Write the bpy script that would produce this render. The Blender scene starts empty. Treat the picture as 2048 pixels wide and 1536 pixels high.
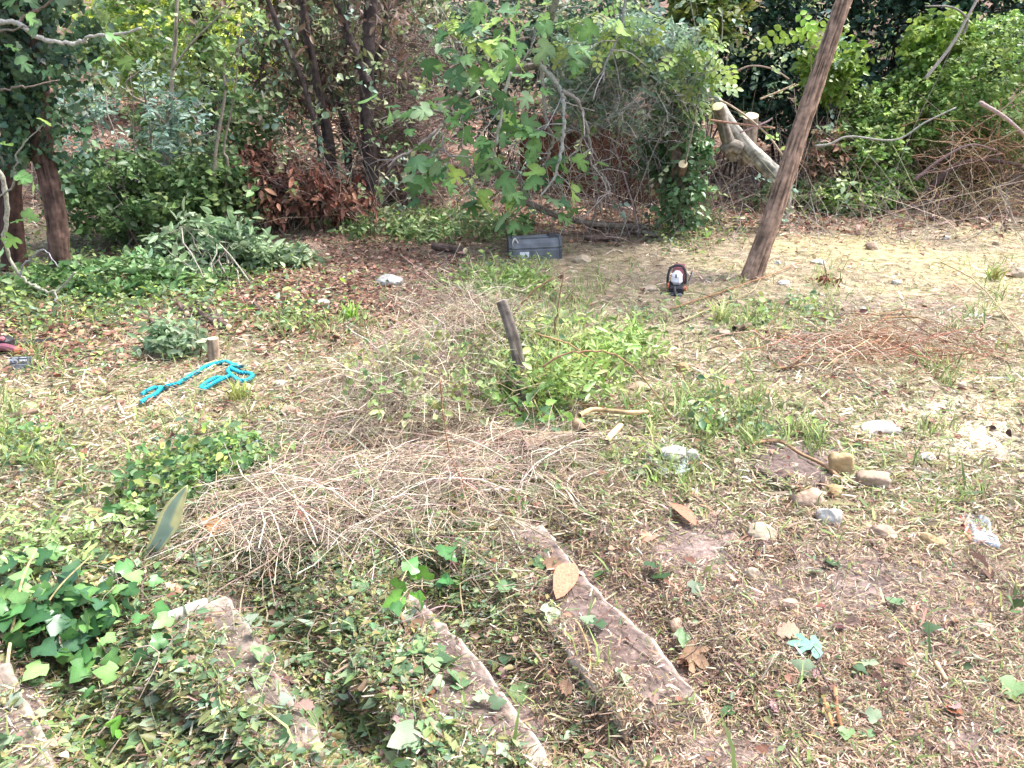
import bpy, math
import numpy as np
from math import radians as R

# ------------------------------------------------------------------ camera, sky, sun, exposure
S = bpy.context.scene
COL = S.collection
CAM_H, PITCH, F = 1.5, R(20.5), 1607.0          # metres, down-tilt, focal length in px of a 2048 px wide picture
cam_d = bpy.data.cameras.new('camera'); cam = bpy.data.objects.new('camera', cam_d); COL.objects.link(cam)
cam.location = (0, 0, CAM_H); cam.rotation_euler = (math.pi / 2 - PITCH, 0, 0)
cam_d.sensor_width = 36; cam_d.lens = F / 2048 * 36; cam_d.clip_start = .02; cam_d.clip_end = 500
S.camera = cam

SUN_EL, SUN_AZ = R(60), R(72)                  # azimuth clockwise from +Y (the view direction)
W = bpy.data.worlds.new('World'); S.world = W; W.use_nodes = True
nt = W.node_tree; nt.nodes.clear()
sky = nt.nodes.new('ShaderNodeTexSky'); sky.sky_type = 'NISHITA'; sky.sun_disc = False
sky.sun_elevation = SUN_EL; sky.sun_rotation = SUN_AZ; sky.dust_density = 4; sky.air_density = 1
hs = nt.nodes.new('ShaderNodeHueSaturation'); hs.inputs['Saturation'].default_value = .8
bg = nt.nodes.new('ShaderNodeBackground'); bg.inputs[1].default_value = .13
wo = nt.nodes.new('ShaderNodeOutputWorld')
nt.links.new(sky.outputs[0], hs.inputs['Color']); nt.links.new(hs.outputs[0], bg.inputs[0]); nt.links.new(bg.outputs[0], wo.inputs[0])
sd = bpy.data.lights.new('sun', 'SUN'); sd.energy = 1.5; sd.angle = R(10); sd.color = (1, .985, .965)
sun = bpy.data.objects.new('sun', sd); COL.objects.link(sun)
sun.rotation_euler = (math.pi / 2 - SUN_EL, 0, math.pi - SUN_AZ)
S.view_settings.view_transform = 'Standard'; S.view_settings.look = 'None'
S.view_settings.exposure = 2.08; S.view_settings.gamma = 1; S.view_settings.use_curve_mapping = False
S.cycles.max_bounces = 5; S.cycles.diffuse_bounces = 3; S.cycles.transmission_bounces = 4; S.cycles.caustics_reflective = False
S.cycles.caustics_refractive = False

# ------------------------------------------------------------------ small maths
def rng(s): return np.random.default_rng(s)
def nrm(v): return v / np.maximum(np.linalg.norm(v, axis=-1, keepdims=True), 1e-9)
def hexl(*hs_):                                  # sRGB hex -> linear rows
    out = []
    for h in hs_:
        c = np.array([int(h[i:i + 2], 16) for i in (0, 2, 4)]) / 255.
        out.append(np.where(c <= .04045, c / 12.92, ((c + .055) / 1.055) ** 2.4))
    return np.array(out)
def pick(r, pal, n, jit=.18):                    # n colours from a palette, each a little different
    c = pal[r.integers(0, len(pal), n)]
    return np.clip(c * np.exp(r.normal(0, jit, (n, 1))) * np.exp(r.normal(0, jit * .35, (n, 3))), 0, .9)
_NT = rng(5).random((64, 64, 64))
def vn(p):                                       # value noise, p (...,3) -> 0..1
    i = np.floor(p).astype(int); f = p - i; f = f * f * (3 - 2 * f); o = 0
    for a in (0, 1):
        for b in (0, 1):
            for c in (0, 1):
                w = (f[..., 0] if a else 1 - f[..., 0]) * (f[..., 1] if b else 1 - f[..., 1]) * (f[..., 2] if c else 1 - f[..., 2])
                o = o + w * _NT[(i[..., 0] + a) % 64, (i[..., 1] + b) % 64, (i[..., 2] + c) % 64]
    return o
def n2(x, y, s, k=0): return vn(np.stack([x * s, y * s, np.full_like(x, k + .37)], -1)) - .5
def sst(a, b, x): t = np.clip((x - a) / (b - a), 0, 1); return t * t * (3 - 2 * t)

# ------------------------------------------------------------------ pixels (of the 2048x1536 photograph) to directions and ground points
cp, sp = math.cos(PITCH), math.sin(PITCH)
def ray(px, py):
    px = np.asarray(px, float); py = np.asarray(py, float)
    u, v = (px - 1024) / F, (768 - py) / F
    return np.stack([u, cp + v * sp, -sp + v * cp], -1)
def dep(px, py, Y):                              # point on the ray that stands Y metres in front of the camera
    d = ray(px, py); t = np.asarray(Y, float) / d[..., 1]
    return np.array([0, 0, CAM_H]) + d * t[..., None]
SLABS = []                                       # (polygon xy, top z) of the concrete treads, added to the surface litter rests on
_pl = lambda a, c_: ray(a, c_)[:2] * (CAM_H / -ray(a, c_)[2])
EDGES = [(_pl(22, 1322), _pl(128, 1580), .14), (_pl(440, 1180), _pl(650, 1500), .14), (_pl(800, 1165), _pl(1095, 1505), .12), (_pl(1050, 1045), _pl(1420, 1420), .09)]
def terrain(x, y):
    x = np.asarray(x, float); y = np.asarray(y, float)
    y0 = 7.4 + 1.3 * sst(-1.5, 2.5, x)
    t = y - y0
    z = .11 * .5 * (t + np.sqrt(t * t + .8)) + .22 * .5 * ((y - 17) + np.sqrt((y - 17) ** 2 + 4))
    z += .05 * n2(x, y, 1.1) + .03 * n2(x, y, 3.1, 4) + .010 * n2(x, y, 11, 8) + .006 * n2(x, y, 29, 12)
    z += -.05 * np.clip(x, -2, 2) * (1 - sst(2.2, 4, y)) - .03
    z += .27 * np.exp(-(((x + .16 - .12 * (y - 4.3)) / .42) ** 2 + ((y - 4.5) / .75) ** 2))          # hump under the bramble pile
    z += .75 * np.exp(-(((x - 6.4) / 1.9) ** 2 + ((y - 11.2) / 1.5) ** 2))          # bank under the vines on the right
    for A, E, dp in EDGES:                       # litter lies lower in front of each tread's edge
        d = E - A; L2 = d @ d; t = ((x - A[0]) * d[0] + (y - A[1]) * d[1]) / L2; n_ = np.array([-d[1], d[0]]) / math.sqrt(L2)
        n_ = n_ * np.sign(n_[0]); s_ = (x - A[0]) * n_[0] + (y - A[1]) * n_[1]
        z = z - dp * np.exp(-((s_ - .10) / .13) ** 2) * sst(-.25, .1, t) * (1 - sst(.9, 1.25, t))
    return z
_gx0, _gy0, _gs, _gnx, _gny = -14., 0., .02, 1400, 1000
_gX, _gY = np.meshgrid(_gx0 + np.arange(_gnx) * _gs, _gy0 + np.arange(_gny) * _gs)
_gZ = terrain(_gX, _gY)
def look(x, y):
    u = np.clip((np.asarray(x, float) - _gx0) / _gs, 0, _gnx - 1.01); v = np.clip((np.asarray(y, float) - _gy0) / _gs, 0, _gny - 1.01)
    i = u.astype(int); j = v.astype(int); a = u - i; c = v - j
    return (_gZ[j, i] * (1 - a) + _gZ[j, i + 1] * a) * (1 - c) + (_gZ[j + 1, i] * (1 - a) + _gZ[j + 1, i + 1] * a) * c
def inpoly(x, y, poly):
    ins = np.zeros(x.shape, bool); n = len(poly)
    for i in range(n):
        x1, y1 = poly[i]; x2, y2 = poly[(i + 1) % n]
        c = ((y1 > y) != (y2 > y)) & (x < (x2 - x1) * (y - y1) / (y2 - y1 + 1e-12) + x1)
        ins ^= c
    return ins
def surf(x, y):
    z = look(x, y); x = np.asarray(x, float); y = np.asarray(y, float)
    for poly, zt in SLABS:
        a = poly.min(0); c = poly.max(0); k = (x > a[0]) & (x < c[0]) & (y > a[1]) & (y < c[1])
        if k.any():
            i = inpoly(x[k], y[k], poly); q = z[k]; z[k] = np.where(i, np.maximum(q, zt), q)
    return z
def ground(px, py, f=look):                   # where the ray of a pixel meets the ground
    d = ray(px, py); lo = np.full(d.shape[:-1], .4); hi = np.full(d.shape[:-1], .4); hit = np.zeros(d.shape[:-1], bool)
    t = .4
    while t < 45:
        t2 = t * 1.05
        p = d * t2
        below = (CAM_H + p[..., 2] < f(p[..., 0], p[..., 1])) & ~hit
        lo = np.where(below, t, lo); hi = np.where(below, t2, hi); hit |= below; t = t2
        if hit.all(): break
    hi = np.where(hit, hi, 45); lo = np.where(hit, lo, 44)
    for _ in range(14):
        m = (lo + hi) / 2; p = d * m[..., None]
        b = CAM_H + p[..., 2] < f(p[..., 0], p[..., 1])
        hi = np.where(b, m, hi); lo = np.where(b, lo, m)
    return np.array([0, 0, CAM_H]) + d * ((lo + hi) / 2)[..., None]
def G(px, py): return ground(np.array([px], float), np.array([py], float), surf)[0]

# ------------------------------------------------------------------ mesh batches
class B:
    def __init__(s): s.v = []; s.l = []; s.t = []; s.c = []; s.n = 0; s.m = []
    def add(s, V, loops, tot, col, mi=0):
        V = np.asarray(V, float); s.v.append(V); s.l.append(np.asarray(loops) + s.n); s.t.append(np.asarray(tot))
        c = np.asarray(col, float); s.c.append(np.broadcast_to(c, (len(V), 3))); s.m.append(np.full(len(tot), mi)); s.n += len(V)
    def inst(s, T, pos, M, cols, mi=0):
        V0, F0 = T; N = len(pos)
        if N == 0: return
        V = np.einsum('nij,vj->nvi', M, V0) + pos[:, None, :]
        lf = np.concatenate([np.array(f) for f in F0]); tot = np.array([len(f) for f in F0]); m = len(V0)
        L = (lf[None] + (np.arange(N) * m)[:, None]).ravel()
        s.add(V.reshape(-1, 3), L, np.tile(tot, N), np.repeat(cols, m, 0), mi)
    def tubes(s, P, Rr, cols, k=4, cap=False, mi=0):   # P (N,K,3), Rr (N,K)
        P = np.asarray(P, float); N, K, _ = P.shape; Rr = np.broadcast_to(np.asarray(Rr, float), (N, K))
        T = np.gradient(P, axis=1); T = nrm(T)
        mean = nrm(P[:, -1] - P[:, 0] + 1e-6); ref = np.where(np.abs(mean[:, 2:3]) > .8, np.array([[1., .2, 0]]), np.array([[0, 0, 1.]]))
        a = nrm(np.cross(T, ref[:, None, :])); b = np.cross(T, a)
        th = np.arange(k) * 2 * np.pi / k
        V = P[:, :, None, :] + Rr[:, :, None, None] * (np.cos(th)[None, None, :, None] * a[:, :, None, :] + np.sin(th)[None, None, :, None] * b[:, :, None, :])
        i = np.arange(K - 1)[:, None] * k; j = np.arange(k)[None]; j2 = (j + 1) % k
        q = np.stack([i + j, i + j2, i + k + j2, i + k + j], -1).reshape(-1, 4)
        L = (q.ravel()[None] + (np.arange(N) * K * k)[:, None]); tot = np.full(len(q), 4)
        if cap:
            e = np.concatenate([np.arange(k)[::-1], (K - 1) * k + np.arange(k)])
            L = np.concatenate([L, e[None] + (np.arange(N) * K * k)[:, None]], 1); tot = np.concatenate([tot, [k, k]])
        cols = np.broadcast_to(np.asarray(cols, float), (N, 3))
        s.add(V.reshape(-1, 3), L.ravel(), np.tile(tot, N), np.repeat(cols, K * k, 0), mi)
    def mesh(s, name, mats, origin=(0, 0, 0), smooth=True):
        V = np.concatenate(s.v) - np.asarray(origin, float); L = np.concatenate(s.l); T = np.concatenate(s.t); C = np.concatenate(s.c)
        me = bpy.data.meshes.new(name)
        me.vertices.add(len(V)); me.vertices.foreach_set('co', V.astype(np.float32).ravel())
        me.loops.add(len(L)); me.loops.foreach_set('vertex_index', L.astype(np.int32))
        me.polygons.add(len(T)); st = np.concatenate([[0], np.cumsum(T)[:-1]])
        me.polygons.foreach_set('loop_start', st.astype(np.int32))
        mi = np.concatenate(s.m).astype(np.int32)
        at = me.color_attributes.new('Col', 'FLOAT_COLOR', 'POINT')
        at.data.foreach_set('color', np.concatenate([C, np.ones((len(C), 1))], 1).astype(np.float32).ravel())
        for m in (mats if isinstance(mats, (list, tuple)) else [mats]): me.materials.append(m)
        me.polygons.foreach_set('material_index', mi)
        me.update(calc_edges=True); me.validate()
        me.polygons.foreach_set('use_smooth', np.full(len(me.polygons), smooth))
        return me
    def build(s, name, mats, parent=None, origin=(0, 0, 0), smooth=True):
        if parent is not None: origin = np.array(parent.location) if parent.parent is None else np.array(parent.parent.location) + np.array(parent.location)
        o = bpy.data.objects.new(name, s.mesh(name, mats, origin, smooth)); COL.objects.link(o)
        if parent is not None: o.parent = parent
        else: o.location = origin
        return o
def tag(o, label=None, cat=None, group=None, kind=None):
    if label: o['label'] = label
    if cat: o['category'] = cat
    if group: o['group'] = group
    if kind: o['kind'] = kind
    return o
def thing(name, label, cat, loc, group=None):
    o = bpy.data.objects.new(name, None); COL.objects.link(o); o.location = loc; o.empty_display_size = .1
    return tag(o, label, cat, group)
def linkobj(name, me, loc, M=None, parent=None, scale=1.0):
    o = bpy.data.objects.new(name, me); COL.objects.link(o)
    from mathutils import Matrix
    m = Matrix.Identity(4)
    if M is not None:
        for i in range(3):
            for j in range(3): m[i][j] = M[i][j] * scale
    if parent is not None:
        o.parent = parent; loc = np.asarray(loc) - np.array(parent.location)
    for i in range(3): m[i][3] = loc[i]
    o.matrix_local = m
    return o

# leaf templates: base at 0, tip at +Y, face up +Z
def outline(pts, fold=.0, droop=0.):             # right half outline from base to tip -> two halves folded on the midrib
    pts = np.array(pts, float); n = len(pts)
    Rt = np.stack([pts[:, 0], pts[:, 1], np.abs(pts[:, 0]) * fold - droop * pts[:, 1] ** 2], -1)
    Lf = Rt[1:-1] * np.array([-1, 1, 1]); V = np.concatenate([Rt, Lf])
    return V, [list(range(n)), [0] + [n - 1] + list(range(n, 2 * n - 2))[::-1]]
def fan(pts, cup=.1, droop=.1):                  # whole outline as triangles round a midrib point
    pts = np.array(pts, float); z = cup * np.hypot(pts[:, 0], pts[:, 1] - .4) - droop * pts[:, 1] ** 2 + .03 * np.sin(9 * pts[:, 0])
    V = np.concatenate([[[0, .35, 0]], np.column_stack([pts, z])]); n = len(pts)
    return V, [[0, i + 1, (i + 1) % n + 1] for i in range(n)]
def mir(h): return h + [(-x, y) for x, y in h[::-1] if abs(x) > 1e-6]
LAUREL = outline([(0, 0), (.17, .28), (.2, .55), (.1, .85), (0, 1)], .35, .15)
DIAM = outline([(0, 0), (.25, .45), (0, 1)], .4, .1)
OVATE = outline([(0, 0), (.27, .2), (.3, .45), (.14, .8), (0, 1)], .3, .12)
IVY = fan(mir([(0, .06), (.22, -.1), (.38, .06), (.5, .34), (.3, .46), (.24, .66), (.0, 1.0)]), .12, .1)
FIG = fan(mir([(0, 0), (.16, -.06), (.36, .02), (.5, .2), (.44, .34), (.2, .36), (.3, .52), (.46, .66), (.44, .8), (.3, .78), (.14, .6), (.17, .84), (.1, 1.0), (0, 1.06)]), .12, .16)
LONG = outline([(0, 0), (.1, .2), (.14, .5), (.09, .8), (0, 1)], .3, .1)
def bladeT(curl=.25, w=.06):
    V = [(-w, 0, 0), (w, 0, 0), (-w * .9, .5, curl), (w * .9, .5, curl), (-w * .25, 1, curl * .5), (w * .25, 1, curl * .5)]
    return np.array(V, float), [[0, 1, 3, 2], [2, 3, 5, 4]]
CLIP1, CLIP2 = bladeT(.1, .05), (np.array([(-.04, 0, 0), (.04, 0, 0), (.07, .5, .08), (.15, .48, .08), (.32, .88, 0), (.37, .83, 0)], float), [[0, 1, 3, 2], [2, 3, 5, 4]])
def grassT():
    V = [(-.03, 0, 0), (.03, 0, 0), (-.028, 0.12, .45), (.028, .12, .45), (0, .5, .8)]
    return np.array(V, float), [[0, 1, 3, 2], [2, 3, 4]]
GRASS = grassT()

def frames(axis, normal, size):                  # rotation matrices: +Y along axis, +Z near normal, scaled
    y = nrm(axis); z = nrm(normal - (normal * y).sum(-1, keepdims=True) * y); x = np.cross(y, z)
    return np.stack([x, y, z], -1) * np.asarray(size)[:, None, None]
def rdir(r, n): return nrm(r.normal(size=(n, 3)))
UP = np.array([0, 0, 1.])

# ------------------------------------------------------------------ materials
def mat(name, f):
    m = bpy.data.materials.new(name); m.use_nodes = True; t = m.node_tree; t.nodes.clear()
    o = t.nodes.new('ShaderNodeOutputMaterial'); N = t.nodes.new; L = t.links.new
    f(t, N, L, o); return m
def attr_col(N, L, var=.25, scale=30):
    a = N('ShaderNodeAttribute'); a.attribute_name = 'Col'
    no = N('ShaderNodeTexNoise'); no.inputs['Scale'].default_value = scale; no.inputs['Detail'].default_value = 3
    tc = N('ShaderNodeTexCoord'); L(tc.outputs['Object'], no.inputs['Vector'])
    mr = N('ShaderNodeMapRange'); mr.inputs[1].default_value = .3; mr.inputs[2].default_value = .7
    mr.inputs[3].default_value = 1 - var; mr.inputs[4].default_value = 1 + var; L(no.outputs[0], mr.inputs[0])
    vm = N('ShaderNodeVectorMath'); vm.operation = 'SCALE'; L(a.outputs['Color'], vm.inputs[0]); L(mr.outputs[0], vm.inputs['Scale'])
    return vm.outputs[0], no
def leaf_mat(name, rough=.5, tr=.3, var=.2, scale=25, spec=.4):
    def f(t, N, L, o):
        c, _ = attr_col(N, L, var, scale)
        p = N('ShaderNodeBsdfPrincipled'); p.inputs['Roughness'].default_value = rough; p.inputs['Specular IOR Level'].default_value = spec
        L(c, p.inputs['Base Color'])
        if tr:
            tb = N('ShaderNodeBsdfTranslucent'); hv = N('ShaderNodeHueSaturation'); hv.inputs['Hue'].default_value = .485; hv.inputs['Value'].default_value = 1.3
            L(c, hv.inputs['Color']); L(hv.outputs[0], tb.inputs[0])
            mx = N('ShaderNodeMixShader'); mx.inputs[0].default_value = tr; L(p.outputs[0], mx.inputs[1]); L(tb.outputs[0], mx.inputs[2]); L(mx.outputs[0], o.inputs[0])
        else: L(p.outputs[0], o.inputs[0])
    return mat(name, f)
def wood_mat(name, var=.35, scale=60, rough=.85, bump=.3, stretch=None):
    def f(t, N, L, o):
        c, no = attr_col(N, L, var, scale)
        p = N('ShaderNodeBsdfPrincipled'); p.inputs['Roughness'].default_value = rough; p.inputs['Specular IOR Level'].default_value = .25; L(c, p.inputs['Base Color'])
        if bump:
            b = N('ShaderNodeBump'); b.inputs['Strength'].default_value = bump; b.inputs['Distance'].default_value = .01; L(no.outputs[0], b.inputs['Height']); L(b.outputs[0], p.inputs['Normal'])
        L(p.outputs[0], o.inputs[0])
    return mat(name, f)
def mottled(name, cols, scale=20, rough=.85, bump=.4, dist=.01, detail=6, spec=.3, metal=0):
    def f(t, N, L, o):
        tc = N('ShaderNodeTexCoord'); no = N('ShaderNodeTexNoise'); no.inputs['Scale'].default_value = scale; no.inputs['Detail'].default_value = detail; no.inputs['Roughness'].default_value = .65
        L(tc.outputs['Object'], no.inputs['Vector'])
        cr = N('ShaderNodeValToRGB'); cl = hexl(*cols); cr.color_ramp.elements[0].position = .3; cr.color_ramp.elements[1].position = .7
        while len(cr.color_ramp.elements) < len(cl): cr.color_ramp.elements.new(.5)
        for i, e in enumerate(cr.color_ramp.elements):
            e.position = .3 + .4 * i / (len(cl) - 1)
        for e, c in zip(cr.color_ramp.elements, cl): e.color = (*c, 1)
        L(no.outputs[0], cr.inputs[0])
        p = N('ShaderNodeBsdfPrincipled'); p.inputs['Roughness'].default_value = rough; p.inputs['Specular IOR Level'].default_value = spec; p.inputs['Metallic'].default_value = metal
        L(cr.outputs[0], p.inputs['Base Color'])
        n3 = N('ShaderNodeTexNoise'); n3.inputs['Scale'].default_value = scale * 6; n3.inputs['Detail'].default_value = 4; L(tc.outputs['Object'], n3.inputs['Vector'])
        ad = N('ShaderNodeMath'); ad.operation = 'ADD'; L(no.outputs[0], ad.inputs[0]); L(n3.outputs[0], ad.inputs[1])
        b = N('ShaderNodeBump'); b.inputs['Strength'].default_value = bump; b.inputs['Distance'].default_value = dist; L(ad.outputs[0], b.inputs['Height']); L(b.outputs[0], p.inputs['Normal'])
        L(p.outputs[0], o.inputs[0])
    return mat(name, f)
M_LEAF = leaf_mat('leaf', .45, .3)
M_GLOSS = leaf_mat('glossy_leaf', .36, .15, .15, 20, .45)
M_DRY = leaf_mat('dry_leaf', .8, .12, .3, 30, .2)
M_GRASS = leaf_mat('grass', .6, .25, .2, 15, .3)
M_TWIG = wood_mat('twig')
M_BARK = wood_mat('bark', .4, 22, .9, .6)
M_CUT = mottled('sawn_wood', ('c9b48a', 'ead9b2', 'd9c193'), 60, .8, .15, .004)

def ground_mat(t, N, L, o):
    c, no = attr_col(N, L, .45, 9)
    tc = N('ShaderNodeTexCoord'); n3 = N('ShaderNodeTexNoise'); n3.inputs['Scale'].default_value = 70; n3.inputs['Detail'].default_value = 8; n3.inputs['Roughness'].default_value = .75
    L(tc.outputs['Object'], n3.inputs['Vector'])
    mr = N('ShaderNodeMapRange'); mr.inputs[1].default_value = .32; mr.inputs[2].default_value = .72; mr.inputs[3].default_value = .45; mr.inputs[4].default_value = 1.6; L(n3.outputs[0], mr.inputs[0])
    vm = N('ShaderNodeVectorMath'); vm.operation = 'SCALE'; L(c, vm.inputs[0]); L(mr.outputs[0], vm.inputs['Scale'])
    p = N('ShaderNodeBsdfPrincipled'); p.inputs['Roughness'].default_value = .95; p.inputs['Specular IOR Level'].default_value = .1; L(vm.outputs[0], p.inputs['Base Color'])
    b = N('ShaderNodeBump'); b.inputs['Strength'].default_value = .8; b.inputs['Distance'].default_value = .012; L(n3.outputs[0], b.inputs['Height']); L(b.outputs[0], p.inputs['Normal'])
    L(p.outputs[0], o.inputs[0])
M_GROUND = mat('soil', ground_mat)

# ------------------------------------------------------------------ where things grow, in photograph pixels on the ground
def blobs(px, py, L):
    w = np.zeros(np.shape(px))
    for cx, cy, rx, ry, a in L: w = np.maximum(w, a * np.exp(-(((px - cx) / rx) ** 2 + ((py - cy) / ry) ** 2)))
    return w
SOIL = [(1590, 925, 75, 38, 1), (1390, 1095, 85, 45, .8), (1730, 1170, 130, 60, .65), (1440, 1510, 130, 45, .8), (20, 1430, 90, 110, 1), (70, 1520, 60, 60, 1), (-100, 1450, 160, 130, 1), (1950, 1490, 90, 40, .6), (445, 1225, 60, 45, 1), (490, 1310, 70, 50, 1), (540, 1390, 75, 50, 1), (590, 1470, 70, 50, 1), (1060, 1068, 48, 30, .85), (1110, 1115, 42, 30, .8), (1010, 1430, 100, 60, 1), (930, 1370, 100, 65, 1), (900, 1300, 45, 45, .95), (850, 1230, 45, 40, .8), (1065, 1490, 40, 30, .9), (1150, 1180, 55, 45, .95), (1195, 1240, 75, 50, 1), (1240, 1300, 95, 55, 1), (1315, 1370, 75, 50, .9), (880, 1430, 70, 40, .7), (1550, 1180, 60, 30, .4)]
REDLIT = [(600, 590, 230, 80, 1), (760, 520, 170, 60, .9), (760, 620, 90, 40, .7), (100, 660, 160, 60, .7), (1150, 430, 200, 50, .9), (1640, 420, 80, 40, .8), (300, 560, 250, 60, .4), (830, 600, 120, 40, .5)]
GREEN = [(620, 650, 120, 30, 1), (1000, 555, 110, 50, 1), (1090, 700, 150, 130, 1), (1560, 640, 150, 45, .9), (40, 900, 100, 60, .55), (1600, 620, 90, 25, .8), (1420, 830, 170, 90, .6), (1300, 640, 130, 60, .6), (120, 600, 170, 60, .5), (420, 900, 180, 60, .4), (200, 720, 200, 30, .35), (1250, 930, 150, 40, .6), (1550, 880, 130, 40, .6), (60, 1120, 150, 60, .5), (380, 960, 90, 80, .4)]
TAN = [(1800, 520, 420, 80, 1), (1960, 850, 170, 90, 1), (1900, 700, 200, 120, .6), (1500, 720, 250, 80, .5), (200, 830, 330, 70, .9), (100, 1010, 220, 70, .7)]
SAW = [(1965, 880, 130, 45, 1), (1760, 852, 55, 28, .8), (1900, 815, 90, 30, .7), (1540, 1070, 60, 40, .35)]
TWIGGY = [(850, 980, 260, 90, 1), (560, 1040, 190, 90, .9), (800, 800, 150, 140, .8), (1750, 690, 220, 45, .9), (1000, 930, 250, 60, 1), (700, 900, 200, 80, .7), (1150, 410, 150, 40, .8), (1650, 720, 180, 50, .5), (700, 1060, 150, 60, .5), (650, 1010, 420, 170, .3), (900, 700, 260, 200, .3)]

# ground sheet -------------------------------------------------------
ys = np.concatenate([np.linspace(-3, .6, 20)[:-1], .6 * (90 / .6) ** np.linspace(0, 1, 330)])
xs = np.linspace(-1, 1, 261); xs = np.sign(xs) * (np.abs(xs) * 4.5 + 55 * np.abs(xs) ** 4)
X, Y = np.meshgrid(xs, ys); Z = terrain(X, Y)
pp = np.stack([X, Y, Z - CAM_H], -1).reshape(-1, 3)
ax = pp[:, 1] * cp - pp[:, 2] * sp; ax = np.where(ax > .2, ax, .2)
gpx = 1024 + F * pp[:, 0] / ax; gpy = 768 - F * (pp[:, 1] * sp + pp[:, 2] * cp) / ax
soil, straw, red, saw = hexl('80706a', 'a89c78', '755f54', 'd8cdb4')
gc = np.tile(soil, (len(pp), 1))
def mixc(c, m, col): return c * (1 - m[:, None]) + col * m[:, None]
nz = n2(pp[:, 0], pp[:, 1], 2.3, 3) + .5
gc = mixc(gc, np.clip(nz * 1.0 - .2 - .6 * sst(1000, 1200, gpy) * sst(900, 1200, gpx) + .5 * blobs(gpx, gpy, TAN) - .9 * blobs(gpx, gpy, SOIL), 0, 1), straw)
gc = mixc(gc, np.clip(blobs(gpx, gpy, REDLIT) + sst(8.5, 10, pp[:, 1]), 0, .85), red)
sn = n2(pp[:, 0], pp[:, 1], 9, 6)
gc = mixc(gc, np.clip(blobs(gpx, gpy, SAW) * 1.6 - .35 + 1.2 * sn, 0, 1) * (blobs(gpx, gpy, SAW) > .08), saw)
gb = B(); ny, nx = X.shape
ii = (np.arange(ny - 1)[:, None] * nx + np.arange(nx - 1)[None]).ravel()
gb.add(np.stack([X, Y, Z], -1).reshape(-1, 3), np.stack([ii, ii + 1, ii + nx + 1, ii + nx], -1).ravel(), np.full(len(ii), 4), gc)
tag(gb.build('ground', M_GROUND), kind='structure')

# ------------------------------------------------------------------ concrete treads half buried in the foreground
M_CONC = wood_mat('old_concrete', .4, 45, .95, .9)
def rough_prism(b, top, h, r, seg=.035, jag=.0035, con_=True, dz=.003, wide=False):
    """slab from a top outline (n,3): subdivided jagged edge, uneven top, sides going down h"""
    top = np.asarray(top, float); P = []
    for i in range(len(top)):
        a, c = top[i], top[(i + 1) % len(top)]; k = max(2, int(np.linalg.norm(c - a) / seg))
        for j in range(k): P.append(a + (c - a) * j / k)
    P = np.array(P); n = len(P); P[:, :2] += r.normal(0, jag, (n, 2)); P[:, 2] += r.normal(0, dz, n)
    ce = P.mean(0); rings = [P + np.array([0, 0, -h]), P + np.array([0, 0, -.014]) , ce + (P - ce) * .975]
    for s_ in (.9, .75, .5, .25):
        q = ce + (P - ce) * s_; q[:, 2] += r.normal(0, dz * .6, n); rings.append(q)
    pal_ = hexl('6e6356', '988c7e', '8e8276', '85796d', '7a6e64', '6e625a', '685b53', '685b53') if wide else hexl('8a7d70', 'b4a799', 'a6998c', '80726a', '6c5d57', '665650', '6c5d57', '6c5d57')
    V = np.concatenate(rings + [ce[None]]); fs = []
    for k in range(len(rings) - 1):
        i = np.arange(n); i2 = (i + 1) % n
        fs.append(np.stack([k * n + i, k * n + i2, (k + 1) * n + i2, (k + 1) * n + i], -1))
    q = np.concatenate(fs); k = len(rings) - 1
    L = np.concatenate([q.ravel(), np.stack([k * n + np.arange(n), k * n + (np.arange(n) + 1) % n, np.full(n, len(V) - 1)], -1).ravel()])
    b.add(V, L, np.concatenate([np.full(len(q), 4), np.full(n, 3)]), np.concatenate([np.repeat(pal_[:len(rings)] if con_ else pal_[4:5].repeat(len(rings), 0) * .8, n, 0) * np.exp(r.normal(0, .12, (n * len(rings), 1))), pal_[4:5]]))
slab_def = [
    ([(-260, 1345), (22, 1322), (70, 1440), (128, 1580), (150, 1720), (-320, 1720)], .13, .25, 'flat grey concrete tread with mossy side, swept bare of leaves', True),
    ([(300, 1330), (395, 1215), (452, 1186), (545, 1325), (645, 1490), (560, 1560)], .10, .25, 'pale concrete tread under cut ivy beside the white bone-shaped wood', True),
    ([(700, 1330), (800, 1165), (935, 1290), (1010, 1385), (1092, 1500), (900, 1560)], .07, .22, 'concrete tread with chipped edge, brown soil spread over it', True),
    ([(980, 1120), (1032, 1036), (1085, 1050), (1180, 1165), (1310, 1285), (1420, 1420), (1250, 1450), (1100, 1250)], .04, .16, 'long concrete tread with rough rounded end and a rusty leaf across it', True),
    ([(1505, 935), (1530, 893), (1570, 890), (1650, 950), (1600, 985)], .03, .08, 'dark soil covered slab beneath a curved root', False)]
for pix, up, h, lab, con in slab_def:
    g = np.array([ground(np.array([a], float), np.array([c], float))[0] for a, c in pix])
    zt = g[:, 2].max() * .35 + g[:, 2].mean() * .65 + up
    top = np.array([dep(a, c, 1.) for a, c in pix])
    d = np.array([ray(a, c) for a, c in pix]); t = (zt - CAM_H) / d[:, 2]; top = np.array([0, 0, CAM_H]) + d * t[:, None]
    if np.cross(top[1] - top[0], top[2] - top[1])[2] < 0: top = top[::-1]
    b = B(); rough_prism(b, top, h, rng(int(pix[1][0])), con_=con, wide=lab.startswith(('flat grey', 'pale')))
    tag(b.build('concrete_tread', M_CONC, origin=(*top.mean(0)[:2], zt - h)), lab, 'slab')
    SLABS.append((top[:, :2], zt))

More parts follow.
